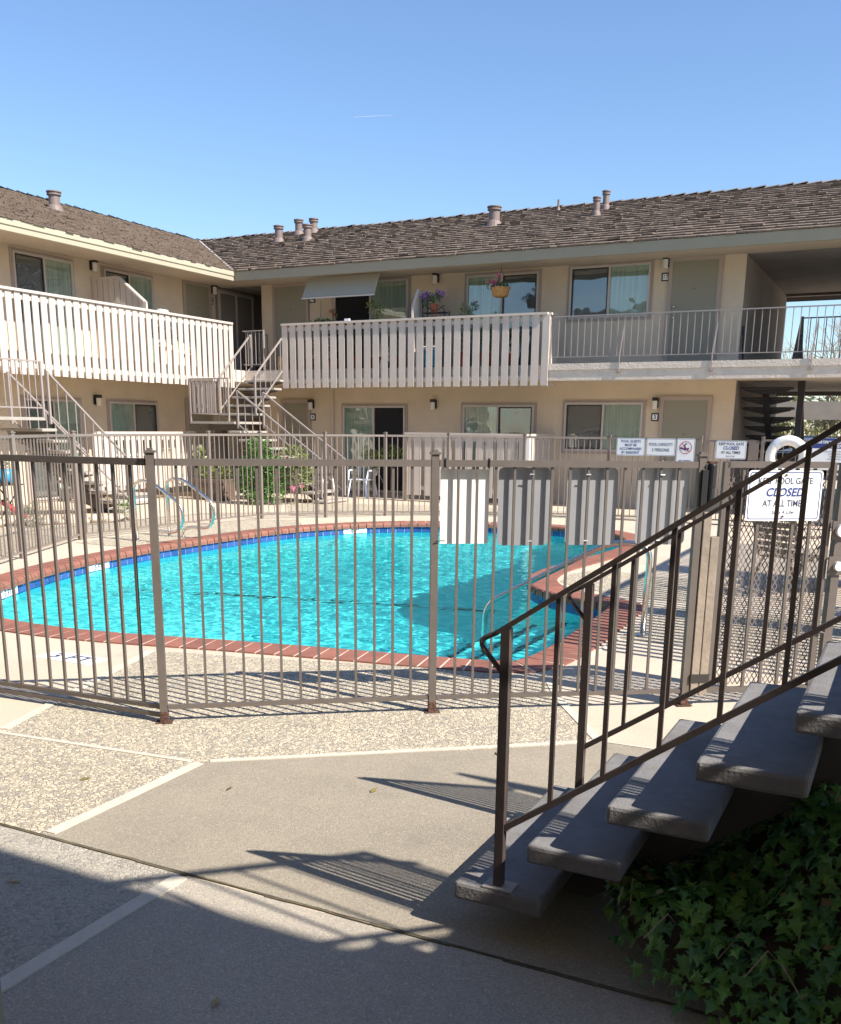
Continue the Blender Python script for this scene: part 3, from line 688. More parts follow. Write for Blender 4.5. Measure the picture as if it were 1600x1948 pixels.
# ---- metal railings
def railing(name, parent, a, b, top, bot, m, bar=.014, rail=.028, sp=.11, posts=(), postw=.035, post_z0=None, inner=True):
    """a,b 3-D base line points; rails follow the line at heights top/bot"""
    a = Vector(a); b = Vector(b); o = MB(); o.beam(a+V(0,0,top-rail/2), b+V(0,0,top-rail/2), rail*1.1, rail); o.beam(a+V(0,0,bot+rail*.4), b+V(0,0,bot+rail*.4), rail*.8, rail*.8)
    L = Vector((b.x-a.x, b.y-a.y)).length; nb = max(1, int(round(L/sp))); ang = math.atan2(b.y-a.y, b.x-a.x)
    for i in range(1, nb):
        p = a.lerp(b, i/nb); o.vbar(p.x, p.y, p.z+bot+rail*.3, p.z+top-rail*.8, bar, bar, ang)
    for t in posts:
        p = a.lerp(b, t); o.vbar(p.x, p.y, p.z+(post_z0 if post_z0 is not None else 0), p.z+top+.001, postw, postw, ang)
    return o.build(name, m, parent)
wr = thing('walkway_railing', 'thin metal railing along the upper walkway at right', 'railing')
railing('railing', wr, (-6.85,19.56,2.89), (6,19.56,2.89), .93, .13, 'railpaint_far', .013, .022, .135)
for x in (-5.42,-3.63,-1.86,-.1,1.7):
    wb = MB(); wb.beam((x,19.50,2.72), (x,19.50,3.05), .02, .02); wb.beam((x,19.50,3.02), (x+.05,19.56,3.60), .02, .02); wb.box(x-.05,x+.05,19.485,19.53,2.70,2.72); wb.build('bracket', 'railpaint_far', wr)
cr = thing('walkway_railing', 'short metal railing at the corner walkway above the centre stairs', 'railing')
railing('railing', cr, (-14.56,19.52,2.89), (-14.56,20.5,2.89), .9, .12, 'railpaint_far', .013, .022, .12, posts=(1,))
railing('railing', cr, (-14.55,19.54,2.89), (-13.98+.0,19.54,2.89), .9, .12, 'railpaint_far', .013, .022, .12, posts=(1,))

# ---- stairs: mono-stringer with cantilevered concrete treads
def stairs(name, label, P, U, W, n, run, rise, z1, dep, wid, th, mt, ms, treadbevel=.01, rails=(), topt=.8, bott=.07, m_rail='railpaint_far', barsz=.014, railsz=.03, sp=.2, landing=None, parent=None, group=None):
    t = parent or thing(name, label, 'staircase', group)
    U = Vector((*U,0)); W = Vector((*W,0)); P = Vector((*P,0))
    for k in range(n):
        z = z1+rise*k; o = P+U*run*k
        b = MB(); q = [o, o+U*dep, o+U*dep+W*wid, o+W*wid]
        if U.cross(W).z < 0: q = q[::-1]
        b.prism([(p.x,p.y,z-th) for p in q], (0,0,th)); b.build('tread', mt, t, bevel=treadbevel)
    br_ = MB()
    for k in range(n):
        z = z1+rise*k-th; o = P+U*(run*k+dep*.32)
        pts = [o+W*(wid*.06)+V(0,0,z-.02), o+W*(wid*.06)+V(0,0,z-.001), o+W*(wid*.94)+V(0,0,z-.001), o+W*(wid*.94)+V(0,0,z-.02), o+W*(wid*.62)+V(0,0,z-.09), o+W*(wid*.38)+V(0,0,z-.09)]
        br_.prism(pts, U*(dep*.4))
    br_.build('bracket', ms, t)
    s0 = P+U*(dep*.5-.02)+W*(wid/2)+V(0,0,z1-th-.17); s1 = s0+U*run*(n-1)+V(0,0,rise*(n-1))
    s0 = s0-(s1-s0).normalized()*.1
    MB().beam(s0, s1+ (s1-s0).normalized()*.12, .12, .16).build('stringer', ms, t)
    for sd_, lo, hi in rails:
        off = W*(sd_*wid); a = P+U*(run*lo)+off+V(0,0,z1+rise*lo); b = P+U*(run*hi)+off+V(0,0,z1+rise*hi)
        railing('railing', t, a, b, topt, bott, m_rail, barsz, railsz, sp, posts=(0,1), postw=railsz*1.2, post_z0=0)
    return t
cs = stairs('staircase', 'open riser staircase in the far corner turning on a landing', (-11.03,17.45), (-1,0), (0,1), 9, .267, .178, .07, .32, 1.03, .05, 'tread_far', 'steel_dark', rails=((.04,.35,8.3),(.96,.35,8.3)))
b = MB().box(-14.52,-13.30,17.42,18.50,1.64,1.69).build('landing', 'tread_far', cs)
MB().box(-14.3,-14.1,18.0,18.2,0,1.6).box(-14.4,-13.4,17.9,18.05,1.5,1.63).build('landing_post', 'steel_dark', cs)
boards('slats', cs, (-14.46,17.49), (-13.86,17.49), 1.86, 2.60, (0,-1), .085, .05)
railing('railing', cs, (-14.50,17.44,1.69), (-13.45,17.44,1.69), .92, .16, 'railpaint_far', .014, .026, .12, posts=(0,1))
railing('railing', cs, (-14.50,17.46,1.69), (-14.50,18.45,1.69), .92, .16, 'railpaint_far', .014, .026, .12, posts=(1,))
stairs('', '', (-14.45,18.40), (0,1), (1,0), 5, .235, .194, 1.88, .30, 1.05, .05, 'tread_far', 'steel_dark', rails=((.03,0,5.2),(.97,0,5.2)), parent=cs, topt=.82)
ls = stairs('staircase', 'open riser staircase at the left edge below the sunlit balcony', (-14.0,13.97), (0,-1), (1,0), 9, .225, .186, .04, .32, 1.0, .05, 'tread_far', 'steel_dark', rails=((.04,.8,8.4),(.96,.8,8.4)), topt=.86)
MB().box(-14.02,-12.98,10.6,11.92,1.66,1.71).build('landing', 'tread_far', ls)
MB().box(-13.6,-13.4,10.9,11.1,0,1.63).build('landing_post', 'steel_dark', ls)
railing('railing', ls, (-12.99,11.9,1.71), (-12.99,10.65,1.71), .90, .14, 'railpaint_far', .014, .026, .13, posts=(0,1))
# near stairs: grey concrete treads, dark railings
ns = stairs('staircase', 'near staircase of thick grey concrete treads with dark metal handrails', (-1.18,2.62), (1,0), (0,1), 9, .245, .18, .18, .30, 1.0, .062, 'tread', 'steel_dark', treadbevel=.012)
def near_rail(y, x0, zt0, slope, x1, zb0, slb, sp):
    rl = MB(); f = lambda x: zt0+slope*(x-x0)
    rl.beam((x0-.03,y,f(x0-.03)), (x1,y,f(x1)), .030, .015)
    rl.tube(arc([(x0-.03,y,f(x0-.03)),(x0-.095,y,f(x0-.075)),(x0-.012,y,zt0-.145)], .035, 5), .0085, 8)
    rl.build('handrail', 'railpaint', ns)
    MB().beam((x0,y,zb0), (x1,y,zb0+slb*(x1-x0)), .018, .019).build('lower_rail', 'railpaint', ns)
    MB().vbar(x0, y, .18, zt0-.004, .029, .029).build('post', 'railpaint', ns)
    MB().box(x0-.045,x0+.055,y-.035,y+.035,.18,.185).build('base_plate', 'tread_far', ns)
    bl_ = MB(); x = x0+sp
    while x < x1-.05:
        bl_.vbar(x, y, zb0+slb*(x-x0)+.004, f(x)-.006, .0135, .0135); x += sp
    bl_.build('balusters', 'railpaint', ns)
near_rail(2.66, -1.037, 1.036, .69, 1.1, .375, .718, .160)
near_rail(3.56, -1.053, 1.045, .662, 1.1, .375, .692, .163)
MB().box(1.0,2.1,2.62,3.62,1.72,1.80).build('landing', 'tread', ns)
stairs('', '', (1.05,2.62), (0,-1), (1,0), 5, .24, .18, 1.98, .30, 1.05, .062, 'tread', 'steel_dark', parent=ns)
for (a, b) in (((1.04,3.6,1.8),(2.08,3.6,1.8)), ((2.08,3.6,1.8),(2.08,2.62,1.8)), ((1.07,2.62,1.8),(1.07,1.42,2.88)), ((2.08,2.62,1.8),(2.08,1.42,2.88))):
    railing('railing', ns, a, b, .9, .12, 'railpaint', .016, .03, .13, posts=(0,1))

# ---- near building overhead (casts the foreground shade)
NW = thing('apartment_building', 'near wing above the camera with its walkway and eave', 'apartment building')
MB().box(-14,9,-6,-.7,0,4.99).build('wall', 'stucco', NW)
MB().box(-14,9,-.69,1.38,2.60,2.88).build('walkway', 'slab', NW)
MB().box(-14,9,-.69,1.60,4.985,5.0).build('soffit', 'soffit', NW)
MB().prism([(-14,1.60,4.90),(-14,1.65,4.90),(-14,1.66,5.10),(-14,1.60,5.10)], (23,0,0)).build('fascia', 'fascia', NW)
MB().add([(-14,1.63,5.105),(9,1.63,5.105),(9,-3.4,6.93),(-14,-3.4,6.93)], [(3,2,1,0)]).build('roof', 'shake_under', NW)
railing('railing', NW, (-14,1.33,2.88), (1.05,1.33,2.88), .95, .12, 'railpaint', .014, .026, .13)
MB().box(-1.445,-1.345,.93,1.03,0,2.6).build('post', 'door', NW)
#@@PART3
# ================================================================ POOL FENCE
P1, P2, P3 = V(-3.56,3.94,0), V(-2.34,4.84,0), V(-1.07,5.70,0)
dF = (P3-P2).normalized(); nF = V(-dF.y, dF.x, 0)
def fence_post(parent, p, ang, h=1.475, w_=.041, m='fence', rusty=True, cap=True):
    o = MB().vbar(p.x, p.y, 0, h, w_, w_, ang).build('post', m, parent)
    if cap: MB().vbar(p.x, p.y, h, h+.012, w_+.016, w_+.016, ang).vbar(p.x, p.y, h+.012, h+.024, w_*.7, w_*.7, ang).build('cap', m, o)
    if rusty: MB().vbar(p.x, p.y, 0, .07, w_+.004, w_+.004, ang).vbar(p.x, p.y, .004, .009, .09, .07, ang).build('rusty_foot', 'rust', o)
    return o
def panel(parent, a, b, m='fence', top=1.445, bot=.105, rail=.036, bar=.0142, sp=.109, low=False, inset_=.024):
    d = (b-a); L = d.length; d.normalize(); a2 = a+d*inset_; b2 = b-d*inset_; L = (b2-a2).length; ang = math.atan2(d.y, d.x)
    MB().beam(a2+V(0,0,top-rail/2), b2+V(0,0,top-rail/2), rail*.9, rail).build('top_rail', m, parent)
    MB().beam(a2+V(0,0,bot-.012), b2+V(0,0,bot-.012), .024, .024).build('bottom_rail', m, parent)
    if low: MB().beam(a2+V(0,0,.045), b2+V(0,0,.045), .024, .022).build('bottom_rail', m, parent)
    n_ = int(round(L/sp)); bb = MB()
    for i in range(1, n_): p = a2.lerp(b2, i/n_); bb.vbar(p.x+rnd.uniform(-.0015,.0015), p.y, bot-.004, top-rail+.001, bar, bar, ang)
    bb.build('bars', m, parent)
nf = thing('pool_fence', 'near brown metal pool fence with three rusty footed posts', 'fence')
angF = math.atan2(dF.y, dF.x)
for p in (P1, P2, P3): fence_post(nf, p, angF)
panel(nf, P1, P2, sp=.1085); panel(nf, P2, P3, sp=.1085)
PL = P1+(V(-4.79,3.87,0)-P1)*2.05; panel(nf, PL, P1, low=True, sp=.115); fence_post(nf, PL, 0); PL2 = V(-7.6,4.3,0); panel(nf, PL2, PL); fence_post(nf, PL2, 0)
PL3 = V(-8.95,6.9,0); panel(nf, PL3, PL2); 
bf = thing('pool_fence', 'far metal pool fence curving round the back of the pool', 'fence')
bp = [V(-8.95,6.9,0),V(-9.62,8.3,0),V(-10.50,10.10,0),V(-10.38,12.89,0),V(-10.24,14.12,0),V(-9.42,14.94,0),V(-8.68,15.84,0),V(-7.70,16.48,0),V(-6.42,17.05,0),V(-4.93,17.42,0),V(-3.33,17.50,0)]
for i, p in enumerate(bp):
    fence_post(bf, p, 0, h=1.50, w_=.05, m='fence_far', rusty=False)
    if i: panel(bf, bp[i-1], p, 'fence_far', top=1.475, bot=.09, sp=.105)
bp2 = [V(-2.30,17.5,0),V(-.6,17.5,0),V(1.2,17.5,0)]
for i, p in enumerate(bp2):
    fence_post(bf, p, 0, h=1.50, w_=.05, m='fence_far', rusty=False)
    if i: panel(bf, bp2[i-1], p, 'fence_far', top=1.475, bot=.09, sp=.105)
# backing boards of far right panel seen behind the lifebuoy
fg = thing('pool_gate', 'far metal pool gate carrying a small closed gate sign', 'gate')
panel(fg, V(-3.24,17.5,0), V(-2.36,17.5,0), 'fence_far', top=1.455, bot=.10, sp=.12)
MB().vbar(-3.22,17.5,.08,1.455,.035).vbar(-2.38,17.5,.08,1.455,.035).build('frame', 'fence_far', fg)
MB().box(-2.52,-2.36,17.46,17.49,1.12,1.42).build('lock_plate', 'fence_far', fg)
# ---- near gate with expanded mesh
GR = P3+dF*.875
gt = thing('pool_gate', 'near pool gate faced with diamond mesh beside the white closed sign', 'gate')
ga, gb = P3+dF*.15, P3+dF*.80
g = MB(); g.beam(ga+V(0,0,1.43), gb+V(0,0,1.43), .034, .036); g.beam(ga+V(0,0,.095), gb+V(0,0,.095), .03, .03)
for p in (ga, gb): g.vbar(p.x, p.y, .08, 1.445, .034, .034, angF)
g.build('gate_frame', 'fence', gt)
bb = MB()
for i in range(1, 6): p = ga.lerp(gb, i/6); bb.vbar(p.x, p.y, .1, 1.41, .0165, .0165, angF)
bb.build('bars', 'fence', gt)
mm = MB(); lw_, lh = .030, .052; off = nF*.022; GL = (gb-ga).length
nx = int(GL/lw_); ny = int(1.28/lh)
for j in range(ny):
    for i in range(nx):
        c = ga+dF*((i+.5)*lw_)+off; zc = .12+(j+.5)*lh
        l_, r__, t_, b__ = c-dF*lw_/2+V(0,0,zc), c+dF*lw_/2+V(0,0,zc), c+V(0,0,zc+lh/2), c+V(0,0,zc-lh/2)
        for p, q in ((l_,t_),(t_,r__),(r__,b__),(b__,l_)):
            e = (q-p).normalized(); sdv = e.cross(nF)*.0026
            mm.add([p-sdv, q-sdv, q+sdv, p+sdv, p-sdv+nF*.002, q-sdv+nF*.002, q+sdv+nF*.002, p+sdv+nF*.002], [(0,1,2,3),(7,6,5,4)])
mm.build('mesh', 'fence_far', gt)
# posts either side, magnetic latch, strike plates
wp = thing('timber_post', 'weathered square timber posts strapped to the fence post by the gate', 'post')
for s_, w_, z_ in ((.052,.048,1.16),(.106,.050,1.02)):
    c = P3+dF*s_-nF*.006; MB().vbar(c.x, c.y, .07, z_, w_, .045, angF).build('timber', 'wood', wp, bevel=.003)
c = P3+dF*.079-nF*.006; MB().vbar(c.x, c.y, .15, .20, .115, .056, angF).build('strap', 'darkmetal', wp)
ml = thing('gate_latch', 'black tubular safety latch on top of the gate post', 'latch')
c = P3+dF*.055-nF*.02; MB().lathe(c.x, c.y, [(.020,1.20),(.024,1.205),(.024,1.30),(.028,1.305),(.028,1.425),(.02,1.435)], 18).build('latch_tube', 'black', ml)
c2 = P3+dF*.012-nF*.03; MB().vbar(c2.x, c2.y, 1.19, 1.40, .035, .02, angF).build('latch_body', 'black', ml)
MB().vbar(c.x, c.y, 1.4355, 1.447, .05, .045, angF).build('latch_knob', 'rust', ml)
fence_post(nf, GR, angF, h=1.43, w_=.05)
rs = thing('gate_stop', 'two brackets with round white rubber pads on the right gate post', 'gate stop')
for zc, r_ in ((1.055,.038),(.846,.028)):
    c = GR-nF*.03; MB().vbar(c.x, c.y, zc-.055, zc+.055, .11, .012, angF).build('bracket', 'fence', rs)
    MB().tube([c-nF*.006+V(0,0,zc), c-nF*.03+V(0,0,zc)], r_, 20).build('rubber_pad', 'rubber', rs)
c = GR-dF*.07-nF*.03; bolt = MB().tube([c+V(-.03,0,.44),c+V(.0,0,.45),c+V(.03,.02,.44),c+V(.03,.02,.25)], .008, 8).build('drop_bolt', 'fence', gt)
# unseen slat screen, added to throw striped shade over the pool deck
ss = thing('shade_screen', 'unseen tall slat screen added to stripe the right of the pool deck with shade', 'screen')
b = MB(); y = 6.6
while y < 14.5:
    if not (8.15 < y < 8.5 or 10.9 < y < 11.5): b.vbar(.62, y, .1, 3.1, .03, .05)
    else: b.vbar(.62, y, .1, 3.1, .03, .118)  # wider slats, added for the broad bands of shade
    y += .118
b.build('slats', 'fence', ss); MB().beam((.62,6.5,3.1),(.62,14.5,3.1),.05,.06).beam((.62,6.5,.1),(.62,14.5,.1),.05,.04).build('rail', 'fence', ss)
# ---- signs
def sign_on(s0, s1, z0, z1, label, mname, depth=.016, cat='sign', name='sign', base=P2, r_=.03, side=1):
    t = thing(name, label, cat); a = base+dF*s0+nF*depth*side; wd = s1-s0; pts = []
    for cx, cz, a0 in ((wd-r_, z1-r_, 0),(r_, z1-r_, 90),(r_, z0+r_, 180),(wd-r_, z0+r_, 270)):
        for k in range(6): an = R(a0+k*18); pts.append(a+dF*(cx+r_*math.cos(an))+V(0,0,cz+r_*math.sin(an)))
    MB().prism(pts, nF*.002*side).build('panel', mname, t)
    return t, a
t, _ = sign_on(.037,.312,.981,1.394,'plain white board tied behind the near fence, leftmost of four panels','white', r_=.004, depth=.034)
MB().tube([P2-nF*.03+V(0,0,1.0), P2+dF*.03-nF*.03+V(0,0,1.005), P2+dF*.06+nF*.01+V(0,0,1.0)], .003, 5).build('wire_tie', 'black', t)
for s in (.037+.018,.30): c = P2+dF*s; MB().vbar(c.x, c.y, 1.40, 1.455, .006, .046, angF).build('cable_tie', 'black', t)
for s0, s1, lb in ((.365,.663,'grey aluminium back of a sign, second panel on the near fence'),(.761,1.056,'grey aluminium back of a sign, third panel on the near fence'),(1.177,1.475,'grey aluminium back of a sign, panel nearest the gate post')):
    t, a = sign_on(s0, s1, .970, 1.406, lb, 'alsign', depth=.034)
    cx = (s0+s1)/2; c = P2+dF*(round(cx/.1085)*.1085)
    for z in (1.0,1.37): MB().tube([c-nF*.012+V(0,0,z)-dF*.012, c-nF*.014+V(0,0,z)+dF*.014], .004, 6).build('bolt', 'chrome', t)
def txt_sign(o, x, y_, n_, wd, ht, label, lines, border='signblue', name='sign', r_=.02, rot=0, mbase='signwhite'):
    """o = centre, x right, y_ up, n_ outward"""
    t = thing(name, label, 'sign'); o, x, y_, n_ = (Vector(a) for a in (o, x, y_, n_))
    def rr_(w2, h2, r2, d):
        pts = []
        for cx, cz, a0 in ((w2-r2,h2-r2,0),(-w2+r2,h2-r2,90),(-w2+r2,-h2+r2,180),(w2-r2,-h2+r2,270)):
            for k in range(6): an = R(a0+k*18); pts.append(o+x*(cx+r2*math.cos(an))+y_*(cz+r2*math.sin(an))+n_*d)
        return pts
    MB().prism(rr_(wd/2, ht/2, r_, 0), n_*.002).build('panel', mbase, t)
    if border:
        A1 = rr_(wd/2-.009, ht/2-.009, r_*.8, .0026); A2 = rr_(wd/2-.014, ht/2-.014, r_*.7, .0026); m_ = len(A1)
        MB().add(A1+A2, [(i,(i+1)%m_,m_+(i+1)%m_,m_+i) for i in range(m_)]).build('border', border, t)
    for (s, sz, dy, mn, bold, shear, sx) in lines:
        text_mesh(s, sz, (o+y_*dy+n_*.0028, x, y_, n_), mn, t, bold=bold, shear=shear, sx=sx)
    return t
nb = -nF; cg = P3+dF*.505-nF*.022+V(0,0,1.255)
gs = txt_sign(cg, dF, (0,0,1), nb, .455, .288, 'large white keep pool gate closed sign on the near mesh gate',
  [('KEEP POOL GATE', .052, .083, 'signink', .0005, 0, .82), ('CLOSED', .066, .018, 'signblue', .0016, .22, .95), ('AT ALL TIMES', .052, -.045, 'signink', .0005, 0, .82), ('Save A Life!', .027, -.095, 'signink', 0, .2, 1.1)], r_=.02)
for dz in (.118,-.118): c = cg-nF*.003+V(0,0,dz); MB().tube([c, c-nF*.006], .006, 8).build('bolt', 'rust', gs)
YF = 17.40
def far_sign(x0, x1, z0, z1, label, lines, y=YF, border='signblue', mbase='signwhite'):
    return txt_sign(((x0+x1)/2, y-.035, (z0+z1)/2), (1,0,0), (0,0,1), (0,-1,0), x1-x0, z1-z0, label, lines, border, r_=.025, mbase=mbase)
far_sign(-4.78,-4.27,1.16,1.465,'white pool guests sign, leftmost sign on the far fence',[(s, .060, .096-.065*i, 'signblue', .0008, 0, .92) for i, s in enumerate(('POOL GUESTS','MUST BE','ACCOMPANIED','BY RESIDENT'))])
far_sign(-4.245,-3.735,1.168,1.465,'white pool capacity sign on the far fence',[('POOL CAPACITY', .074, .045, 'signink', .0005, 0, .74),('5 PERSONS', .076, -.05, 'signink', .0005, 0, .82)])
nd = far_sign(-3.715,-3.40,1.04,1.47,'white no diving symbol sign left of the far gate',[('NO DIVING', .045, -.165, 'signblue', .001, 0, .9)])
ring = []; o_ = V(-3.5575,YF-.04,1.315)
rg = MB(); A1 = [o_+V(.108*math.cos(k*math.pi/16),0,.108*math.sin(k*math.pi/16)) for k in range(32)]; A2 = [o_+V(.096*math.cos(k*math.pi/16),0,.096*math.sin(k*math.pi/16)) for k in range(32)]
rg.add(A1+A2, [(i,(i+1)%32,32+(i+1)%32,32+i) for i in range(32)]); rg.beam(o_+V(-.07,-.001,.07), o_+V(.07,-.001,-.07), .001, .013, (1,0,1)); rg.build('prohibition_ring', 'signred', nd)
fgm = MB()
for p, q, w_ in (((-.075,-.01),(.0,-.035),.022),((.0,-.035),(-.02,.045),.028),((-.02,.045),(.02,.075),.018),((.0,-.03),(.055,-.005),.02),((.055,-.005),(.03,-.06),.018),((-.09,-.012),(-.06,-.005),.03)):
    fgm.beam(o_+V(p[0],.0008,p[1]), o_+V(q[0],.0008,q[1]), .0008, w_, (-(q[1]-p[1]),0,q[0]-p[0]))
fgm.build('diver_symbol', 'signblue', nd)
far_sign(-3.045,-2.54,1.14,1.445,'pale keep pool gate closed sign on the far gate',[('KEEP POOL GATE', .062, .098, 'signink', .001, 0, .85),('CLOSED', .075, .03, 'signblue', .002, .2, .95),('AT ALL TIMES', .062, -.045, 'signink', .001, 0, .85),('Save A Life!', .03, -.105, 'signink', 0, .2, 1)])
ars = far_sign(-1.505,-.75,1.0,1.515,'white sign with blue heading right of the lifebuoy',[('ARTIFICIAL RESPIRATION', .062, .185, 'signwhite', .002, .15, .85),('PROCEDURE', .062, .125, 'signwhite', .002, .15, .9)]+[('1. Place the person on a firm flat surface', .024, .04-.04*i, 'signink', 0, 0, 1) if i == 0 else (('and tilt the head back gently', 'keep the airway open', 'breathe and watch the chest')[i-1], .022, .04-.04*i, 'signink', 0, 0, 1) for i in range(4)], border=None)
MB().box(-1.50,-.755,YF-.0375,YF-.0372,1.345,1.51).build('heading_band', 'signblue', ars)
for o in ars.children:
    if o.name.startswith('lettering'): o.location.y -= .0006
# lifebuoy
lb = thing('lifebuoy', 'white ring lifebuoy hanging on the far fence', 'lifebuoy')
def torus(cx, cy, cz, R1, r1, a0=0, a1=360, n=40, m=12):
    b = MB(); vs = []; cnt = n if a1-a0 == 360 else n+1
    for i in range(cnt):
        a = R(a0+(a1-a0)*i/n)
        for k in range(m): c = 2*math.pi*k/m; rr_ = R1+r1*math.cos(c); vs.append((cx+rr_*math.cos(a), cy+r1*math.sin(c)*.75, cz+rr_*math.sin(a)))
    fs = []
    for i in range(cnt if a1-a0 == 360 else n):
        for k in range(m): fs.append((i*m+k, ((i+1)%cnt)*m+k, ((i+1)%cnt)*m+(k+1)%m, i*m+(k+1)%m))
    return b.add(vs, fs)
torus(-1.88,17.36,1.20,.265,.082).build('ring', 'white', lb, smooth=True)
for a in (35,125,215,305): torus(-1.88,17.36,1.20,.265,.086,a-9,a+9,4).build('band', 'plastic_white', lb, smooth=True)

# ---- pool handrails
hr = thing('pool_handrail', 'polished steel handrail over the pool steps at right', 'pool handrail')
MB().tube(arc([(-1.79,7.6,0),(-1.77,7.6,.735),(-2.10,7.6,.735),(-3.17,7.6,.135),(-3.20,7.6,-1.1)], .14), .024, 14).build('rail', 'chrome', hr, smooth=True)
MB().lathe(-1.79,7.6,[(.07,0),(.07,.012),(.03,.02)],18).build('flange', 'chrome', hr)
ld = thing('pool_ladder', 'pair of curled steel grab rails on the far left pool edge', 'pool ladder')
for y in (10.39,11.06):
    MB().tube(arc([(-9.70,y,0),(-9.72,y,.84),(-9.42,y,.86),(-8.84,y,.52),(-8.90,y,.17),(-9.30,y,.16),(-9.44,y,.13),(-9.45,y,0)], .17), .022, 12).build('rail', 'chrome', ld, smooth=True)
    for x in (-9.70,-9.45): MB().lathe(x,y,[(.06,.0),(.06,.014),(.03,.02)],16).build('flange', 'chrome', ld)

# ================================================================ PLANTS
def bush(b, c, rad, n, l, wd, rn, up_=.3):
    c = Vector(c)
    for i in range(n):
        d = Vector((rn.gauss(0,1), rn.gauss(0,1), rn.gauss(0,1))).normalized(); q = rn.random()**.4
        p = c+Vector((d.x*rad[0], d.y*rad[1], d.z*rad[2]))*q
        dr = (d+Vector((rn.gauss(0,.5), rn.gauss(0,.5), rn.gauss(0,.4)+up_)))
        b.leaf(p, dr, Vector((rn.gauss(0,1), rn.gauss(0,1), rn.gauss(0,.6)+.8)), l*rn.uniform(.6,1.3), wd*rn.uniform(.7,1.2))
def plant(name, label, c, blobs, n, l, wd, m, stems=3, seed=1, group=None, cat='plant', petals=None, stemr=.008, par=None):
    rn = random.Random(seed); t = par or thing(name, label, cat, group, loc=(0,0,0)); b = MB()
    for (dx, dy, dz, rx, ry, rz) in blobs: bush(b, (c[0]+dx, c[1]+dy, c[2]+dz), (rx,ry,rz), int(n*rx*rz/max(1e-6, sum(q[3]*q[5] for q in blobs))), l, wd, rn)
    b.build('foliage', m, t); s = MB()
    for (dx, dy, dz, *_r) in blobs[:max(1, stems)]: s.tube([(c[0],c[1],c[2]), (c[0]+dx*.5,c[1]+dy*.4,c[2]+dz*.5), (c[0]+dx,c[1]+dy,c[2]+dz)], [stemr*1.5, stemr, stemr*.6], 6)
    s.build('stem', 'bark', t)
    if petals:
        f = MB()
        for (px_, py, pz, rr_, k) in petals[1]:
            cc = Vector((c[0]+px_, c[1]+py, c[2]+pz))
            for i in range(k): d = Vector((rn.gauss(0,1), rn.gauss(0,1), rn.gauss(0,1))).normalized(); f.leaf(cc+d*rr_*rn.random(), d, (rn.gauss(0,1),rn.gauss(0,1),1), rr_*.8, rr_*.6)
        f.build('flowers', petals[0], t)
    return t
plant('shrub', 'tall bright green shrub under the centre stairs', (-12.15,16.75,0), [(0,0,.85,.38,.34,.42),(-.15,0,.45,.45,.35,.40),(.25,.1,.5,.32,.3,.45),(-.05,.0,1.22,.22,.2,.18),(.05,-.2,.18,.2,.15,.18)], 2600, .09, .045, 'leaf', seed=2, cat='shrub', stemr=.014)
plant('shrub', 'loose green bush with pink blooms right of the tall shrub', (-11.55,17.1,0), [(0,0,.95,.30,.26,.26),(.12,.1,.6,.25,.2,.3)], 700, .085, .04, 'leaf_yellow', seed=3, cat='shrub', petals=('pink', [(-.30,-.2,.62,.07,24),(-.05,-.2,.95,.05,14),(.15,-.25,.35,.07,20),(.30,-.2,.42,.05,16)]))
pb = thing('planter_box', 'brown timber planter box left of the tall green shrub', 'planter')
MB().box(-14.15,-13.35,17.0,17.45,0,.46).build('box', 'planterwood', pb, bevel=.01); MB().box(-14.11,-13.39,17.04,17.41,.4,.463).build('soil', 'soil', pb)
MB().box(-14.17,-13.33,16.985,17.0,.38,.45).box(-14.17,-13.33,16.985,17.0,.04,.10).build('trim', 'planterwood', pb)
plant('plant', 'yellow green plants growing in the brown planter box', (-13.75,17.2,.46), [(-.27,0,.18,.18,.16,.17),(.05,0,.10,.2,.16,.14),(.3,0,.16,.14,.14,.18),(-.3,0,.45,.08,.08,.2)], 520, .09, .03, 'leaf_yellow', seed=4)
plant('shrub', 'yellowish foliage behind the centre stair treads', (-10.75,19.9,0), [(0,0,.95,.4,.2,.22),(-.5,0,.85,.3,.2,.22)], 620, .09, .035, 'leaf_yellow', seed=5, cat='shrub')
def pot(label, x, y, z, r_, h, m='terracotta', grp=None):
    t = MB().lathe(x, y, [(r_*.7,z),(r_*.95,z+h*.8),(r_*1.08,z+h*.8),(r_*1.08,z+h),(r_*.9,z+h),(r_*.85,z+h*.9)], 18).build('flower_pot', m); return tag(t, label, 'flower pot', grp)
G2 = 'pots on the middle balcony'
for i, (x, r_, h) in enumerate([(-12.95,.13,.25),(-12.3,.12,.24),(-11.75,.15,.28),(-11.2,.13,.25),(-10.6,.13,.24),(-9.0,.15,.3),(-8.45,.16,.28),(-7.95,.13,.26)]):
    pot('terracotta pot behind the grey balcony slats, number %s from the left' % ('one two three four five six seven eight'.split()[i]), x, 19.95, 2.9, r_, h, grp=G2)
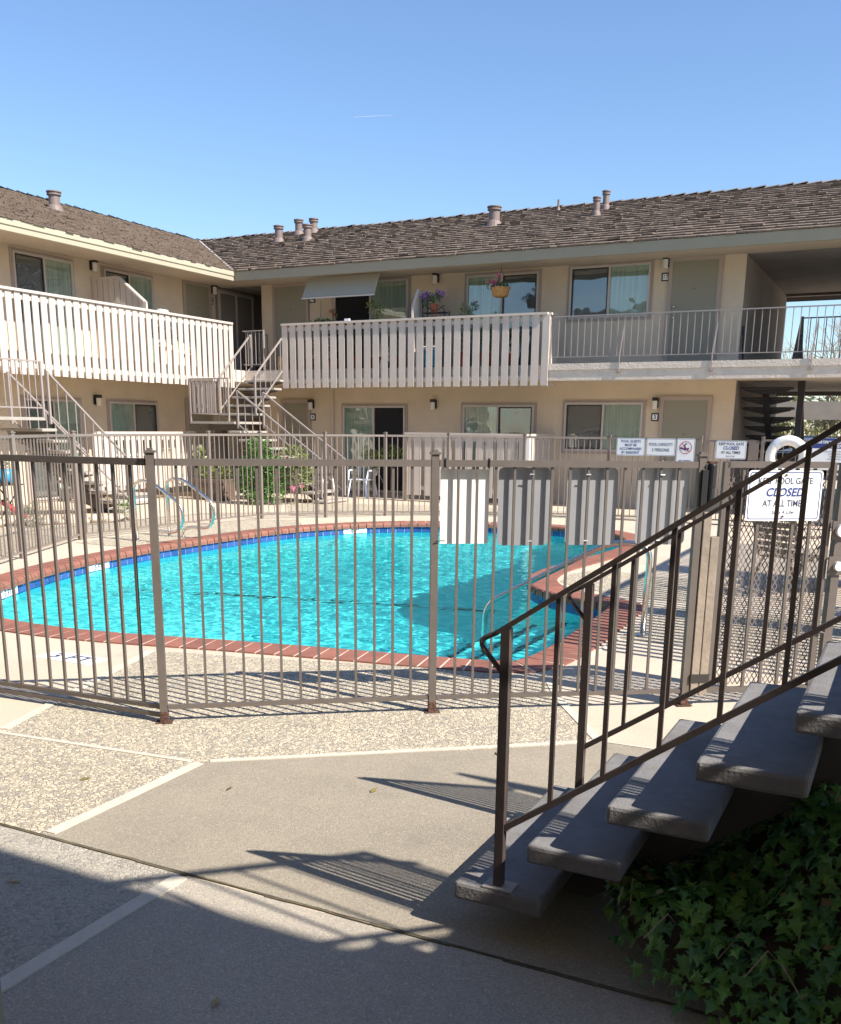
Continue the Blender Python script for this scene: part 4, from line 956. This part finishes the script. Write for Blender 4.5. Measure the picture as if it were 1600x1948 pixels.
specs = [(-12.9,'leafy plant behind the first slats left on the grey balcony',[(0,0,.35,.12,.12,.3)],'leaf'),
 (-12.3,'green plant topped with red leaves standing over the balcony rail',[(0,0,.45,.14,.12,.38),(.0,0,.95,.05,.05,.12)],'leaf'),
 (-11.72,'bushy plant under the right end of the awning',[(0,0,.4,.15,.12,.36)],'leaf'),
 (-11.18,'yellow green sprawling plant rising over the balcony rail near the divider',[(0,0,.75,.10,.1,.2),(.1,0,1.02,.16,.12,.12),(-.12,0,1.08,.10,.1,.1)],'leaf_yellow'),
 (-10.6,'dark leafy plant left of the white divider post',[(0,0,.35,.14,.12,.34)],'leaf'),
 (-8.98,'tall pale green plant right of the plant shelf',[(0,0,.6,.13,.12,.5)],'leaf_yellow'),
 (-8.45,'variegated plant near the right end of the grey balcony',[(0,0,.35,.16,.12,.28)],'leaf_yellow'),
 (-7.95,'small white flowered plant at the right end of the grey balcony',[(0,0,.3,.12,.12,.2)],'leaf')]
for i, (x, lb_, bl_, m_) in enumerate(specs):
    pt = None
    if i == 1: pt = ('redflower', [(0,0,.98,.08,26),(.02,0,.82,.05,14)])
    if i == 7: pt = ('white', [(.0,-.05,.45,.06,18)])
    plant('plant', lb_, (x,19.95,3.15), bl_, 240, .075, .035, m_, seed=20+i, petals=pt, group='plants on the middle balcony')
st_ = MB().tube([(-12.63,19.9,2.9),(-12.60,19.9,4.42)], .012, 6).build('garden_cane', 'wood'); tag(st_, 'bare upright cane sticking above the grey balcony rail', 'cane')
plant('plant', 'low fern like plant round the bare cane on the balcony', (-12.6,19.95,3.6), [(-.12,0,.34,.16,.08,.05),(.14,0,.34,.16,.08,.05)], 130, .09, .03, 'leaf', seed=41)
# plant shelf with pots
sh = thing('plant_stand', 'black scrolled iron plant stand beside the white divider', 'plant stand'); s = MB()
for x in (-9.93,-9.40):
    for y in (19.8,20.05): s.tube([(x,y,2.9),(x,y,4.35 if x<-9.5 else 4.08)], .011, 6)
for z in (4.03,3.5): s.box(-9.93,-9.40,19.8,20.05,z,z+.012)
s.tube(arc([(-9.93,19.8,4.30),(-9.80,19.8,4.12),(-9.6,19.8,4.05),(-9.45,19.8,4.16),(-9.42,19.8,4.08)], .06), .008, 6)
s.tube([(-9.44+.05*math.cos(k*.6)*(1-k*.07),19.8,4.13+.05*math.sin(k*.6)*(1-k*.07)) for k in range(10)], .007, 6)
s.build('frame', 'iron', sh)
pot('terracotta pot on the top shelf of the iron stand', -9.70, 19.9, 4.045, .09, .17)
plant('plant', 'potted plant with lilac and pink blooms on the iron stand', (-9.70,19.9,4.2), [(-.14,0,.05,.15,.1,.12),(.05,0,.15,.14,.1,.1)], 200, .06, .035, 'leaf', seed=51, petals=('purple', [(-.19,-.02,.18,.085,40),(.12,0,.22,.08,36)]))
hp = plant('plant', 'rust coloured trailing flowers on the lower shelf of the iron stand', (-9.62,19.85,3.85), [(0,0,0,.10,.08,.05)], 60, .05, .03, 'leaf', seed=52, petals=('orange', [(-.06,-.02,.04,.07,30),(.06,0,.03,.07,30)]))
cw = MB().tube(arc([(-9.66,19.78,4.02),(-9.60,19.74,4.16),(-9.56,19.74,3.88)], .05), .008, 6).build('hose_hook', 'terracotta'); tag(cw, 'thin rust coloured hook hanging from the iron stand shelf', 'hook')
bk = thing('cooler', 'blue cooler with a white lid behind the grey balcony slats', 'cooler')
MB().box(-9.93,-9.52,19.66,19.95,2.9,3.25).build('body', 'blueplastic', bk, bevel=.02); MB().box(-9.95,-9.50,19.64,19.97,3.25,3.33).build('lid', 'plastic_white', bk, bevel=.02)
wpz = MB().box(-11.72,-11.60,19.47,19.53,3.90,3.95).build('tray', 'plastic_white'); tag(wpz, 'small white tray lying on the grey balcony rail', 'tray')
wpz = MB().box(-14.60,-14.51,16.62,16.88,3.93,3.975).build('tray', 'plastic_white', bevel=.01); tag(wpz, 'small white tray on the sunlit left balcony rail', 'tray')
for i, (y, m_, h) in enumerate([(16.95,'terracotta',.35),(17.35,'white',.3),(17.9,'terracotta',.25)]):
    pot(('tall terracotta pot','white pot','small terracotta pot')[i]+' behind the sunlit left balcony slats', -14.85, y, 2.9, .12, h, m_)
    plant('plant', ('leafy plant in the tall pot','grey green plant in the white pot','yellow flowered plant in the small pot')[i]+' on the left balcony', (-14.85,y,2.9+h), [(0,0,.3,.12,.14,.28)], 170, .07, .035, ('leaf_grey','leaf_grey','leaf_yellow')[i], seed=60+i)
# hanging basket
hb = thing('hanging_basket', 'orange fibre basket of pink flowers hanging from the far eave', 'hanging basket')
MB().lathe(-8.13,19.85,[(.125,4.28),(.16,4.30),(.205,4.47),(.19,4.475)], 20).build('basket', 'wicker', hb)
s = MB()
for k in range(3): a = k*2.09+.4; s.tube([(-8.13+.19*math.cos(a),19.85+.19*math.sin(a),4.46),(-8.13,19.85,4.82)], .004, 5)
s.tube([(-8.13,19.85,4.82),(-8.13,19.85,4.99)], .004, 5)
for k in range(10): a = k*.628; s.tube([(-8.13+.128*math.cos(a),19.85+.128*math.sin(a),4.28),(-8.13+.208*math.cos(a),19.85+.208*math.sin(a),4.47)], .005, 4)
s.build('hanger', 'iron', hb)
rn = random.Random(9); f = MB(); g_ = MB(); bush(g_, (-8.13,19.85,4.50), (.2,.18,.05), 130, .06, .03, rn); bush(g_, (-8.32,19.85,4.53), (.14,.1,.06), 60, .06, .03, rn); g_.build('foliage', 'leaf', hb)
bush(f, (-8.28,19.80,4.56), (.2,.1,.06), 90, .035, .035, rn); bush(f, (-8.15,19.8,4.66), (.05,.04,.06), 24, .04, .04, rn); f.build('flowers', 'pink', hb)
# roller awning
aw = thing('awning', 'pale slatted roll down awning over the left sliding door upstairs', 'awning')
b = MB(); n_ = 22; a0 = V(0,20.0,4.93); a1 = V(0,19.74,4.48)
for i in range(n_):
    p, q = a0.lerp(a1, i/n_), a0.lerp(a1, (i+.93)/n_); b.beam((-12.99,(p.y+q.y)/2,(p.z+q.z)/2), (-11.13,(p.y+q.y)/2,(p.z+q.z)/2), .010, .0225, (0,.26,.45))
b.build('slats', 'awning', aw); MB().beam((-13.02,19.73,4.46),(-11.09,19.73,4.46),.03,.03).build('bottom_bar', 'alum', aw)
MB().beam((-11.12,20.0,4.94),(-11.12,19.75,4.47),.012,.03).beam((-13.0,20.0,4.94),(-13.0,19.75,4.47),.012,.03).build('side_arm', 'alum', aw)
cbx = MB().box(-13.73,-13.5,19.75,19.95,2.9,3.2).build('cardboard_box', 'card'); tag(cbx, 'small yellowish cardboard box on the corner walkway by the stairs', 'box')
# white plastic chair
ch = thing('garden_chair', 'white moulded plastic chair on the patio by the open sliding door', 'chair')
cx, cy = -11.45, 19.78
MB().box(cx-.22,cx+.22,cy-.22,cy+.22,.40,.425).build('seat', 'plastic_white', ch, bevel=.01)
b = MB()
for i in range(5): a = -.18+.09*i; b.beam((cx+a,cy+.23,.45),(cx+a*1.1,cy+.30,.82),.045,.012,(1,0,0))
b.tube(arc([(cx-.25,cy+.22,.5),(cx-.24,cy+.31,.80),(cx,cy+.33,.88),(cx+.24,cy+.31,.80),(cx+.25,cy+.22,.5)], .12), .022, 8)
b.build('backrest', 'plastic_white', ch, smooth=False)
for s1 in (-1,1):
    MB().tube(arc([(cx+s1*.25,cy+.24,.62),(cx+s1*.26,cy-.18,.62),(cx+s1*.24,cy-.24,.40)], .05), .02, 8).build('armrest', 'plastic_white', ch)
    for s2 in (-1,1): MB().beam((cx+s1*.20,cy+s2*.20,.41),(cx+s1*.26,cy+s2*.25,0),.055,.03,(s1,s2,0)).build('leg', 'plastic_white', ch)
# low table under the stairs
tb_ = thing('side_table', 'low folding table with white legs beneath the centre stairs', 'table')
MB().box(-12.2,-11.2,17.75,18.25,.58,.61).build('table_top', 'darkmetal', tb_)
for x in (-12.1,-11.9,-11.5,-11.3):
    for y in (17.8,18.2): MB().beam((x,y,.58),(x+rnd.choice((-.09,.09)),y,0),.03,.02).build('leg', 'white', tb_)
# left patio clutter
tl = thing('side_table', 'small black folding table at the left edge of the photo', 'table')
MB().box(-13.75,-13.1,11.0,11.45,.62,.64).build('table_top', 'iron', tl); s = MB()
for y in (11.02,11.43): s.beam((-13.72,y,.62),(-13.15,y,.02),.018,.018).beam((-13.13,y,.62),(-13.70,y,.02),.018,.018)
s.build('leg', 'iron', tl)
bb_ = MB().lathe(-13.25,11.25,[(.05,.64),(.13,.68),(.15,.78),(.12,.87),(.10,.88)],18).build('bowl', 'blueplastic', smooth=True); tag(bb_, 'bright blue bowl on the small black table at the left edge', 'bowl')
plant('plant', 'small dry plant in the bright blue bowl', (-13.25,11.25,.88), [(0,0,.05,.10,.1,.05)], 60, .05, .02, 'leaf_grey', seed=71)
rd = MB().beam((-13.5,11.3,.35),(-12.95,11.35,.08),.10,.05).build('garden_tool', 'redplastic'); tag(rd, 'pinkish red plastic tool leaning beneath the black table', 'tool')
rn = random.Random(5)
for i in range(12):
    x, y, r_ = [(-12.85,10.95,.13),(-12.75,11.2,.1),(-12.6,11.35,.12),(-12.4,11.5,.09),(-12.3,11.65,.13),(-12.2,11.8,.1),(-12.1,12.0,.12),(-12.05,12.25,.09),(-12.0,12.45,.1),(-12.9,10.7,.12),(-12.0,12.7,.07),(-12.6,11.1,.07)][i]
    vs = []; fs = []; n1, n2 = 7, 10
    for a in range(n1+1):
        for b_ in range(n2):
            th = math.pi*a/n1; ph = 2*math.pi*b_/n2; q = r_*(1+.18*math.sin(3*ph+i)+.12*math.cos(5*th+i*2))
            vs.append((x+q*math.sin(th)*math.cos(ph)*1.2, y+q*math.sin(th)*math.sin(ph), r_*.45+q*.7*math.cos(th)))
    for a in range(n1):
        for b_ in range(n2): fs.append((a*n2+b_, (a+1)*n2+b_, (a+1)*n2+(b_+1)%n2, a*n2+(b_+1)%n2))
    o = MB().add(vs, fs).build('rock', 'rock', smooth=True); tag(o, 'pale rounded rock in the row below the left stairs', 'rock', 'rocks below the left stairs')
plant('shrub', 'small grey green spiky shrub among the pale rocks', (-12.4,10.95,0), [(0,0,.16,.17,.17,.17)], 340, .12, .012, 'leaf_grey', seed=72, cat='shrub')
plant('plant', 'tuft of thin grass below the foot of the left stairs', (-12.3,12.85,0), [(0,0,.12,.12,.12,.14)], 130, .16, .012, 'leaf', seed=73)
bs_ = thing('doormat_pile', 'striped cushions and sandals stacked by the white patio fence', 'cushions')
for i in range(4): MB().box(-14.6+.02*i,-14.1,14.9,15.7-.05*i,.02+.055*i,.07+.055*i).build('cushion', ('tread_far','white','tread','tread_far')[i], bs_, bevel=.01)
rn = random.Random(77)
for (x, y) in ((-2.62,3.32),(-1.70,4.30),(-2.02,3.55),(-1.62,1.95),(-3.3,3.05),(-.95,4.3),(-2.7,2.2)):
    b = MB(); a = rn.uniform(0,6.28); d = Vector((math.cos(a),math.sin(a),.12)); p = Vector((x,y,.008)); sdv = Vector((-d.y,d.x,.25))*.012
    b.add([p, p+d*.025+sdv, p+d*.06, p+d*.028-sdv], [(0,1,2,3)]); o = b.build('fallen_leaf', 'withered'); tag(o, 'small dry leaf lying on the paving', 'leaf', 'dry leaves on the paving')
# ---- ivy bed beneath the near stairs
iv = MB(); rn = random.Random(31)
front = [(-.81,3.30),(-.76,2.95),(-.60,2.66),(-.42,2.50),(-.22,2.42),(0.2,2.36),(.8,2.3),(2.2,2.3)]
def front_y(x):
    for (a, b_), (c_, d_) in zip(front[:-1], front[1:]):
        if a <= x <= c_: return b_+(d_-b_)*(x-a)/(c_-a)
    return 2.3
def ivy_h(x, y):
    e = max(0, y-front_y(x)+.06); e2 = max(0, x+.84)
    return min(.10+.50*(1-math.exp(-e*3.6)), .08+.8*(1-math.exp(-e2*1.6)), .06+.55*(x+.95)) * (.88+.16*math.sin(x*9+y*5)+.08*math.sin(x*23-y*17))
lobes = [(0,-.30),(.34,-.42),(.30,-.12),(.62,-.02),(.30,.14),(.22,.26),(0,.78),(-.22,.26),(-.30,.14),(-.62,-.02),(-.30,-.12),(-.34,-.42)]
cnt = 0
while cnt < 8200:
    x = rn.uniform(-.80, 2.0); y = rn.uniform(2.25, 3.9)
    if x > .8 and rn.random() < .55: continue
    if x < -.84 or y < front_y(x)-.05: continue
    h = ivy_h(x, y); hx = (ivy_h(x+.03,y)-h)/.03; hy = (ivy_h(x,y+.03)-h)/.03
    nrm = Vector((-hx, -hy, 1)).normalized(); nrm = (nrm+Vector((rn.gauss(0,.35), rn.gauss(0,.35), rn.gauss(0,.2)))).normalized()
    t1 = nrm.cross(Vector((rn.gauss(0,1), rn.gauss(0,1), rn.gauss(0,.3)))).normalized(); dn = Vector((rn.gauss(0,.6), -1, -.5)); dn = (dn-nrm*dn.dot(nrm)).normalized()
    if rn.random() < .75: t1 = dn.cross(nrm).normalized()
    t2 = nrm.cross(t1); s_ = rn.uniform(.024,.054)
    if t2.dot(dn) < 0: t2 = -t2; t1 = -t1
    p = Vector((x, y, max(.01, h-rn.random()**2*.12)))
    vs = [p+nrm*.004]+[p+(t1*lx+t2*ly)*s_+nrm*(-.10*s_*abs(lx)) for lx, ly in lobes]
    iv.add(vs, [(0, 1+k, 1+(k+1)%12) for k in range(12)]); cnt += 1
o = iv.build('ivy', 'ivy'); tag(o, 'dark ivy ground cover spreading beneath the near stairs', 'ivy', kind='stuff')
dl = MB()
for i in range(150):
    x = rn.uniform(-.76,1.6); y = rn.uniform(front_y(x)-.02, 3.3); h = ivy_h(x,y); a = rn.uniform(0,6.28); d = Vector((math.cos(a),math.sin(a),rn.uniform(-.5,.4)))
    dl.leaf((x,y,h+.01), d, (rn.gauss(0,.6),rn.gauss(0,.6),1), rn.uniform(.03,.06), rn.uniform(.015,.04))
dl.build('withered_leaves', 'withered', o)
stm = MB()
for i in range(10):
    x = rn.uniform(-.6,.9); y = front_y(x)+rn.uniform(-.02,.25); h = ivy_h(x,y)
    stm.tube([(x,y,h-.06),(x+rn.uniform(-.05,.05),y-.05,h-.01),(x+rn.uniform(-.08,.08),y-.11,h-.07)], .0022, 4)
stm.build('ivy_stems', 'bark', o)
ib = MB(); gn = 34; vs = []; fs = []
for i in range(gn+1):
    for j in range(gn+1):
        x = -.79+2.85*i/gn; y = front_y(x)+(3.95-front_y(x))*j/gn; vs.append((x, y, max(.006, ivy_h(x,y)-.10)))
for i in range(gn):
    for j in range(gn): fs.append((i*(gn+1)+j, (i+1)*(gn+1)+j, (i+1)*(gn+1)+j+1, i*(gn+1)+j+1))
o2 = ib.add(vs, fs).build('planting_bed', 'soil'); o2['kind'] = 'structure'

# ================================================================ BEYOND THE BREEZEWAY
gs_ = stairs('staircase', 'dark staircase seen from behind through the right hand breezeway', (-3.3,24.3), (0,-1), (1,0), 13, .25, .19, .19, .3, 1.0, .05, 'iron', 'iron')
railing('railing', gs_, (-2.26,24.2,.19), (-2.26,21.3,2.66), .85, .1, 'steel_dark', .016, .03, .16, posts=(0,))
MB().box(-2.22,-2.10,21.3,21.42,0,2.6).build('post', 'iron', gs_)
MB().prism([(-2.44,21.5,2.885),(-2.22,21.5,2.885),(-2.27,21.5,3.84),(-2.32,21.5,3.84)], (0,.04,0)).build('gusset', 'steel_dark', gs_)
railing('railing', gs_, (-2.28,21.5,2.89), (.8,21.5,2.89), .93, .08, 'steel_dark', .016, .024, .15)
bp_ = MB().tube([(-3.29,21.0,2.9),(-3.33,21.0,3.62)], .02, 8).build('broom', 'black'); tag(bp_, 'thin black pole leaning in the upper breezeway entrance', 'broom')
pb2 = MB().box(-3.36,-3.30,20.95,21.1,3.50,3.64).build('electric_box', 'darkmetal'); tag(pb2, 'small dark box on the upper breezeway corner wall', 'utility box')
wb2 = MB().prism([(-3.35,27.0,2.89),(-3.0,27.0,2.89),(-3.1,27.0,3.15),(-3.35,27.0,3.15)], (0,.3,0)).build('storage_box', 'darkmetal'); tag(wb2, 'low dark box on the floor at the back of the upper breezeway', 'box')
cpt = thing('carport', 'flat roofed beige carport beyond the ground floor breezeway', 'carport')
MB().box(-16,12,41.5,47,2.52,2.72).build('roof', 'carport', cpt); MB().box(-16,12,41.42,41.5,2.05,2.74).build('fascia', 'carport', cpt)
for x in (-14,-10,-6,-2,2,6): MB().box(x-.08,x+.08,42,42.16,0,2.5).build('post', 'carport', cpt)
MB().box(-16,12,47,47.2,0,1.4).build('wall', 'stucco_dark', cpt)
def car(label, x, y, m):
    t = thing('parked_car', label, 'car')
    b = MB(); prof = [(-2.2,.35),(-2.25,.75),(-1.4,.92),(1.6,.95),(2.2,.85),(2.25,.4)]; n_ = len(prof)
    b.prism([(x-.9,y+a,z) for a, z in prof], (1.8,0,0)); b.build('body', m, t, bevel=.06)
    c = MB(); c.prism([(x-.78,y-1.3,.93),(x-.68,y-.6,1.42),(x-.68,y+.9,1.42),(x-.78,y+1.5,.95)], (1.5,0,0)); c.build('cabin', 'carglass', t, bevel=.05)
    MB().prism([(x-.70,y-.62,1.42),(x-.68,y-.5,1.46),(x-.68,y+.85,1.46),(x-.70,y+.95,1.42)], (1.38,0,0)).build('roof', m, t)
    for sx in (-.85,.7):
        for sy in (-1.4,1.4): MB().tube([(x+sx,y+sy,.33),(x+sx+.18,y+sy,.33)], .33, 18).build('wheel', 'black', t)
    for sx in (-.75,.45): MB().box(x+sx,x+sx+.3,y-2.28,y-2.2,.6,.75).build('headlight', 'rubber', t)
car('dark car parked under the carport seen above the right fence', -3.6, 37.0, 'carpaint'); car('pale car parked at the right edge under the carport', -1.2, 38.0, 'white')
def bare_tree(name, label, x, y, h, seed, spread=.5, lean=(0,0), m='bark'):
    rn = random.Random(seed); t = thing(name, label, 'tree', 'bare trees beyond the breezeway'); tr_ = MB(); cr_ = MB()
    def grow(p, d, l, r_, dep):
        q = p+d*l; mid = p.lerp(q,.5)+Vector((rn.gauss(0,.04), rn.gauss(0,.04), 0))*l
        (tr_ if dep == 0 else cr_).tube([p, mid, q], [r_, r_*.85, r_*.68], 6 if dep < 2 else 4, cap=False)
        if dep > 5 or l < .12: return
        for k in range(3 if dep < 4 else 2):
            d2 = (d+Vector((rn.gauss(0,spread), rn.gauss(0,spread), rn.gauss(.12,.25)))).normalized(); grow(p.lerp(q, rn.uniform(.6,1)), d2, l*rn.uniform(.62,.85), r_*.6, dep+1)
    grow(Vector((x,y,0)), Vector((lean[0],lean[1],1)).normalized(), h*.28, h*.017, 0)
    tr_.build('trunk', m, t); cr_.build('crown', m, t)
bare_tree('bare_tree', 'bare tree with pale arching branches right of the breezeway opening', -4.3, 50, 8.5, 3, .42, (.35,0))
bare_tree('bare_tree', 'second bare tree leaning behind the carport roof', -1.9, 49, 9.5, 8, .45, (-.1,0))
bare_tree('bare_tree', 'thin bare tree at the left of the breezeway opening', -6.1, 52, 7.2, 12, .38)
def weeping(label, x, y, z, rad, seed, n=2600):
    rn = random.Random(seed); t = thing('tree', label, 'tree', 'trees behind the carport'); b = MB()
    bush(b, (x,y,z), rad, n, .34, .10, rn, up_=-.5); b.build('crown', 'leaf_far', t); MB().tube([(x,y,0),(x,y,z)], [.2,.1], 8).build('trunk', 'bark', t)
weeping('pale weeping foliage mass left behind the carport', -6.6, 49, 2.6, (2.2,1.4,1.7), 4)
weeping('pale weeping foliage mass right behind the carport', -2.6, 51, 2.2, (2.4,1.4,1.3), 5)
hd = MB(); bush(hd, (-3,48.5,.9), (8,.6,.9), 2500, .25, .12, random.Random(6)); o = hd.build('hedge', 'leaf_far'); tag(o, 'pale hedge line seen beneath the carport roof', 'hedge')
# patio furniture behind the mesh gate
def lounge(label, x, y, rot):
    t = thing('garden_chair', label, 'chair', loc=(x,y,0)); t.rotation_euler = (0,0,rot)
    s = MB()
    for a in (-.24,.24): s.tube(arc([(a,-.35,0),(a,-.25,.4),(a,.25,.38),(a,.42,.92)], .1), .014, 6); s.tube(arc([(a,.35,0),(a,.2,.36),(a,-.2,.6),(a,.3,.62)], .1), .014, 6)
    s.build('frame', 'wood', t); b = MB()
    for k in range(7): b.box(-.24,.24,-.24+.07*k,-.20+.07*k,.39,.40)
    for k in range(7): b.box(-.24,.24,.25+.02*k,.262+.02*k,.44+.065*k,.485+.065*k)
    b.build('slats', 'wood', t)
lounge('weathered garden chair left behind the mesh gate', -.95, 10.3, 2.6); lounge('weathered garden chair right behind the mesh gate', .15, 9.6, -2.4)
tt = thing('garden_table', 'round wire garden table behind the mesh gate', 'table', loc=(-.35,10.9,0))
MB().lathe(0,0,[(.5,.68),(.52,.69),(.5,.71)],28).build('table_top', 'wood', tt)
for k in range(4): a = k*1.571+.4; MB().tube(arc([(.45*math.cos(a),.45*math.sin(a),0),(.12*math.cos(a),.12*math.sin(a),.3),(.35*math.cos(a),.35*math.sin(a),.68)], .1), .014, 6).build('leg', 'wood', tt)
# faint contrail
ct = MB(); C0 = Vector((0,0,1.62))
def far(xp, yp, D):
    d = fwd+r2*((xp-800)/1824)-u2*((yp-1263)/1824); return C0+d*D
ct.tube([far(672,223,9000), far(700,221.5,9000), far(748,219,9000)], [1.6,2.6,1.2], 6)
cm = bpy.data.materials.new('contrail_ice'); cm.use_nodes = True; b_ = cm.node_tree.nodes['Principled BSDF']; b_.inputs['Base Color'].default_value = (.9,.92,.95,1); b_.inputs['Alpha'].default_value = .35
M['contrail'] = cm
o = ct.build('contrail', 'contrail'); tag(o, 'thin faint white contrail high in the blue sky', 'contrail')
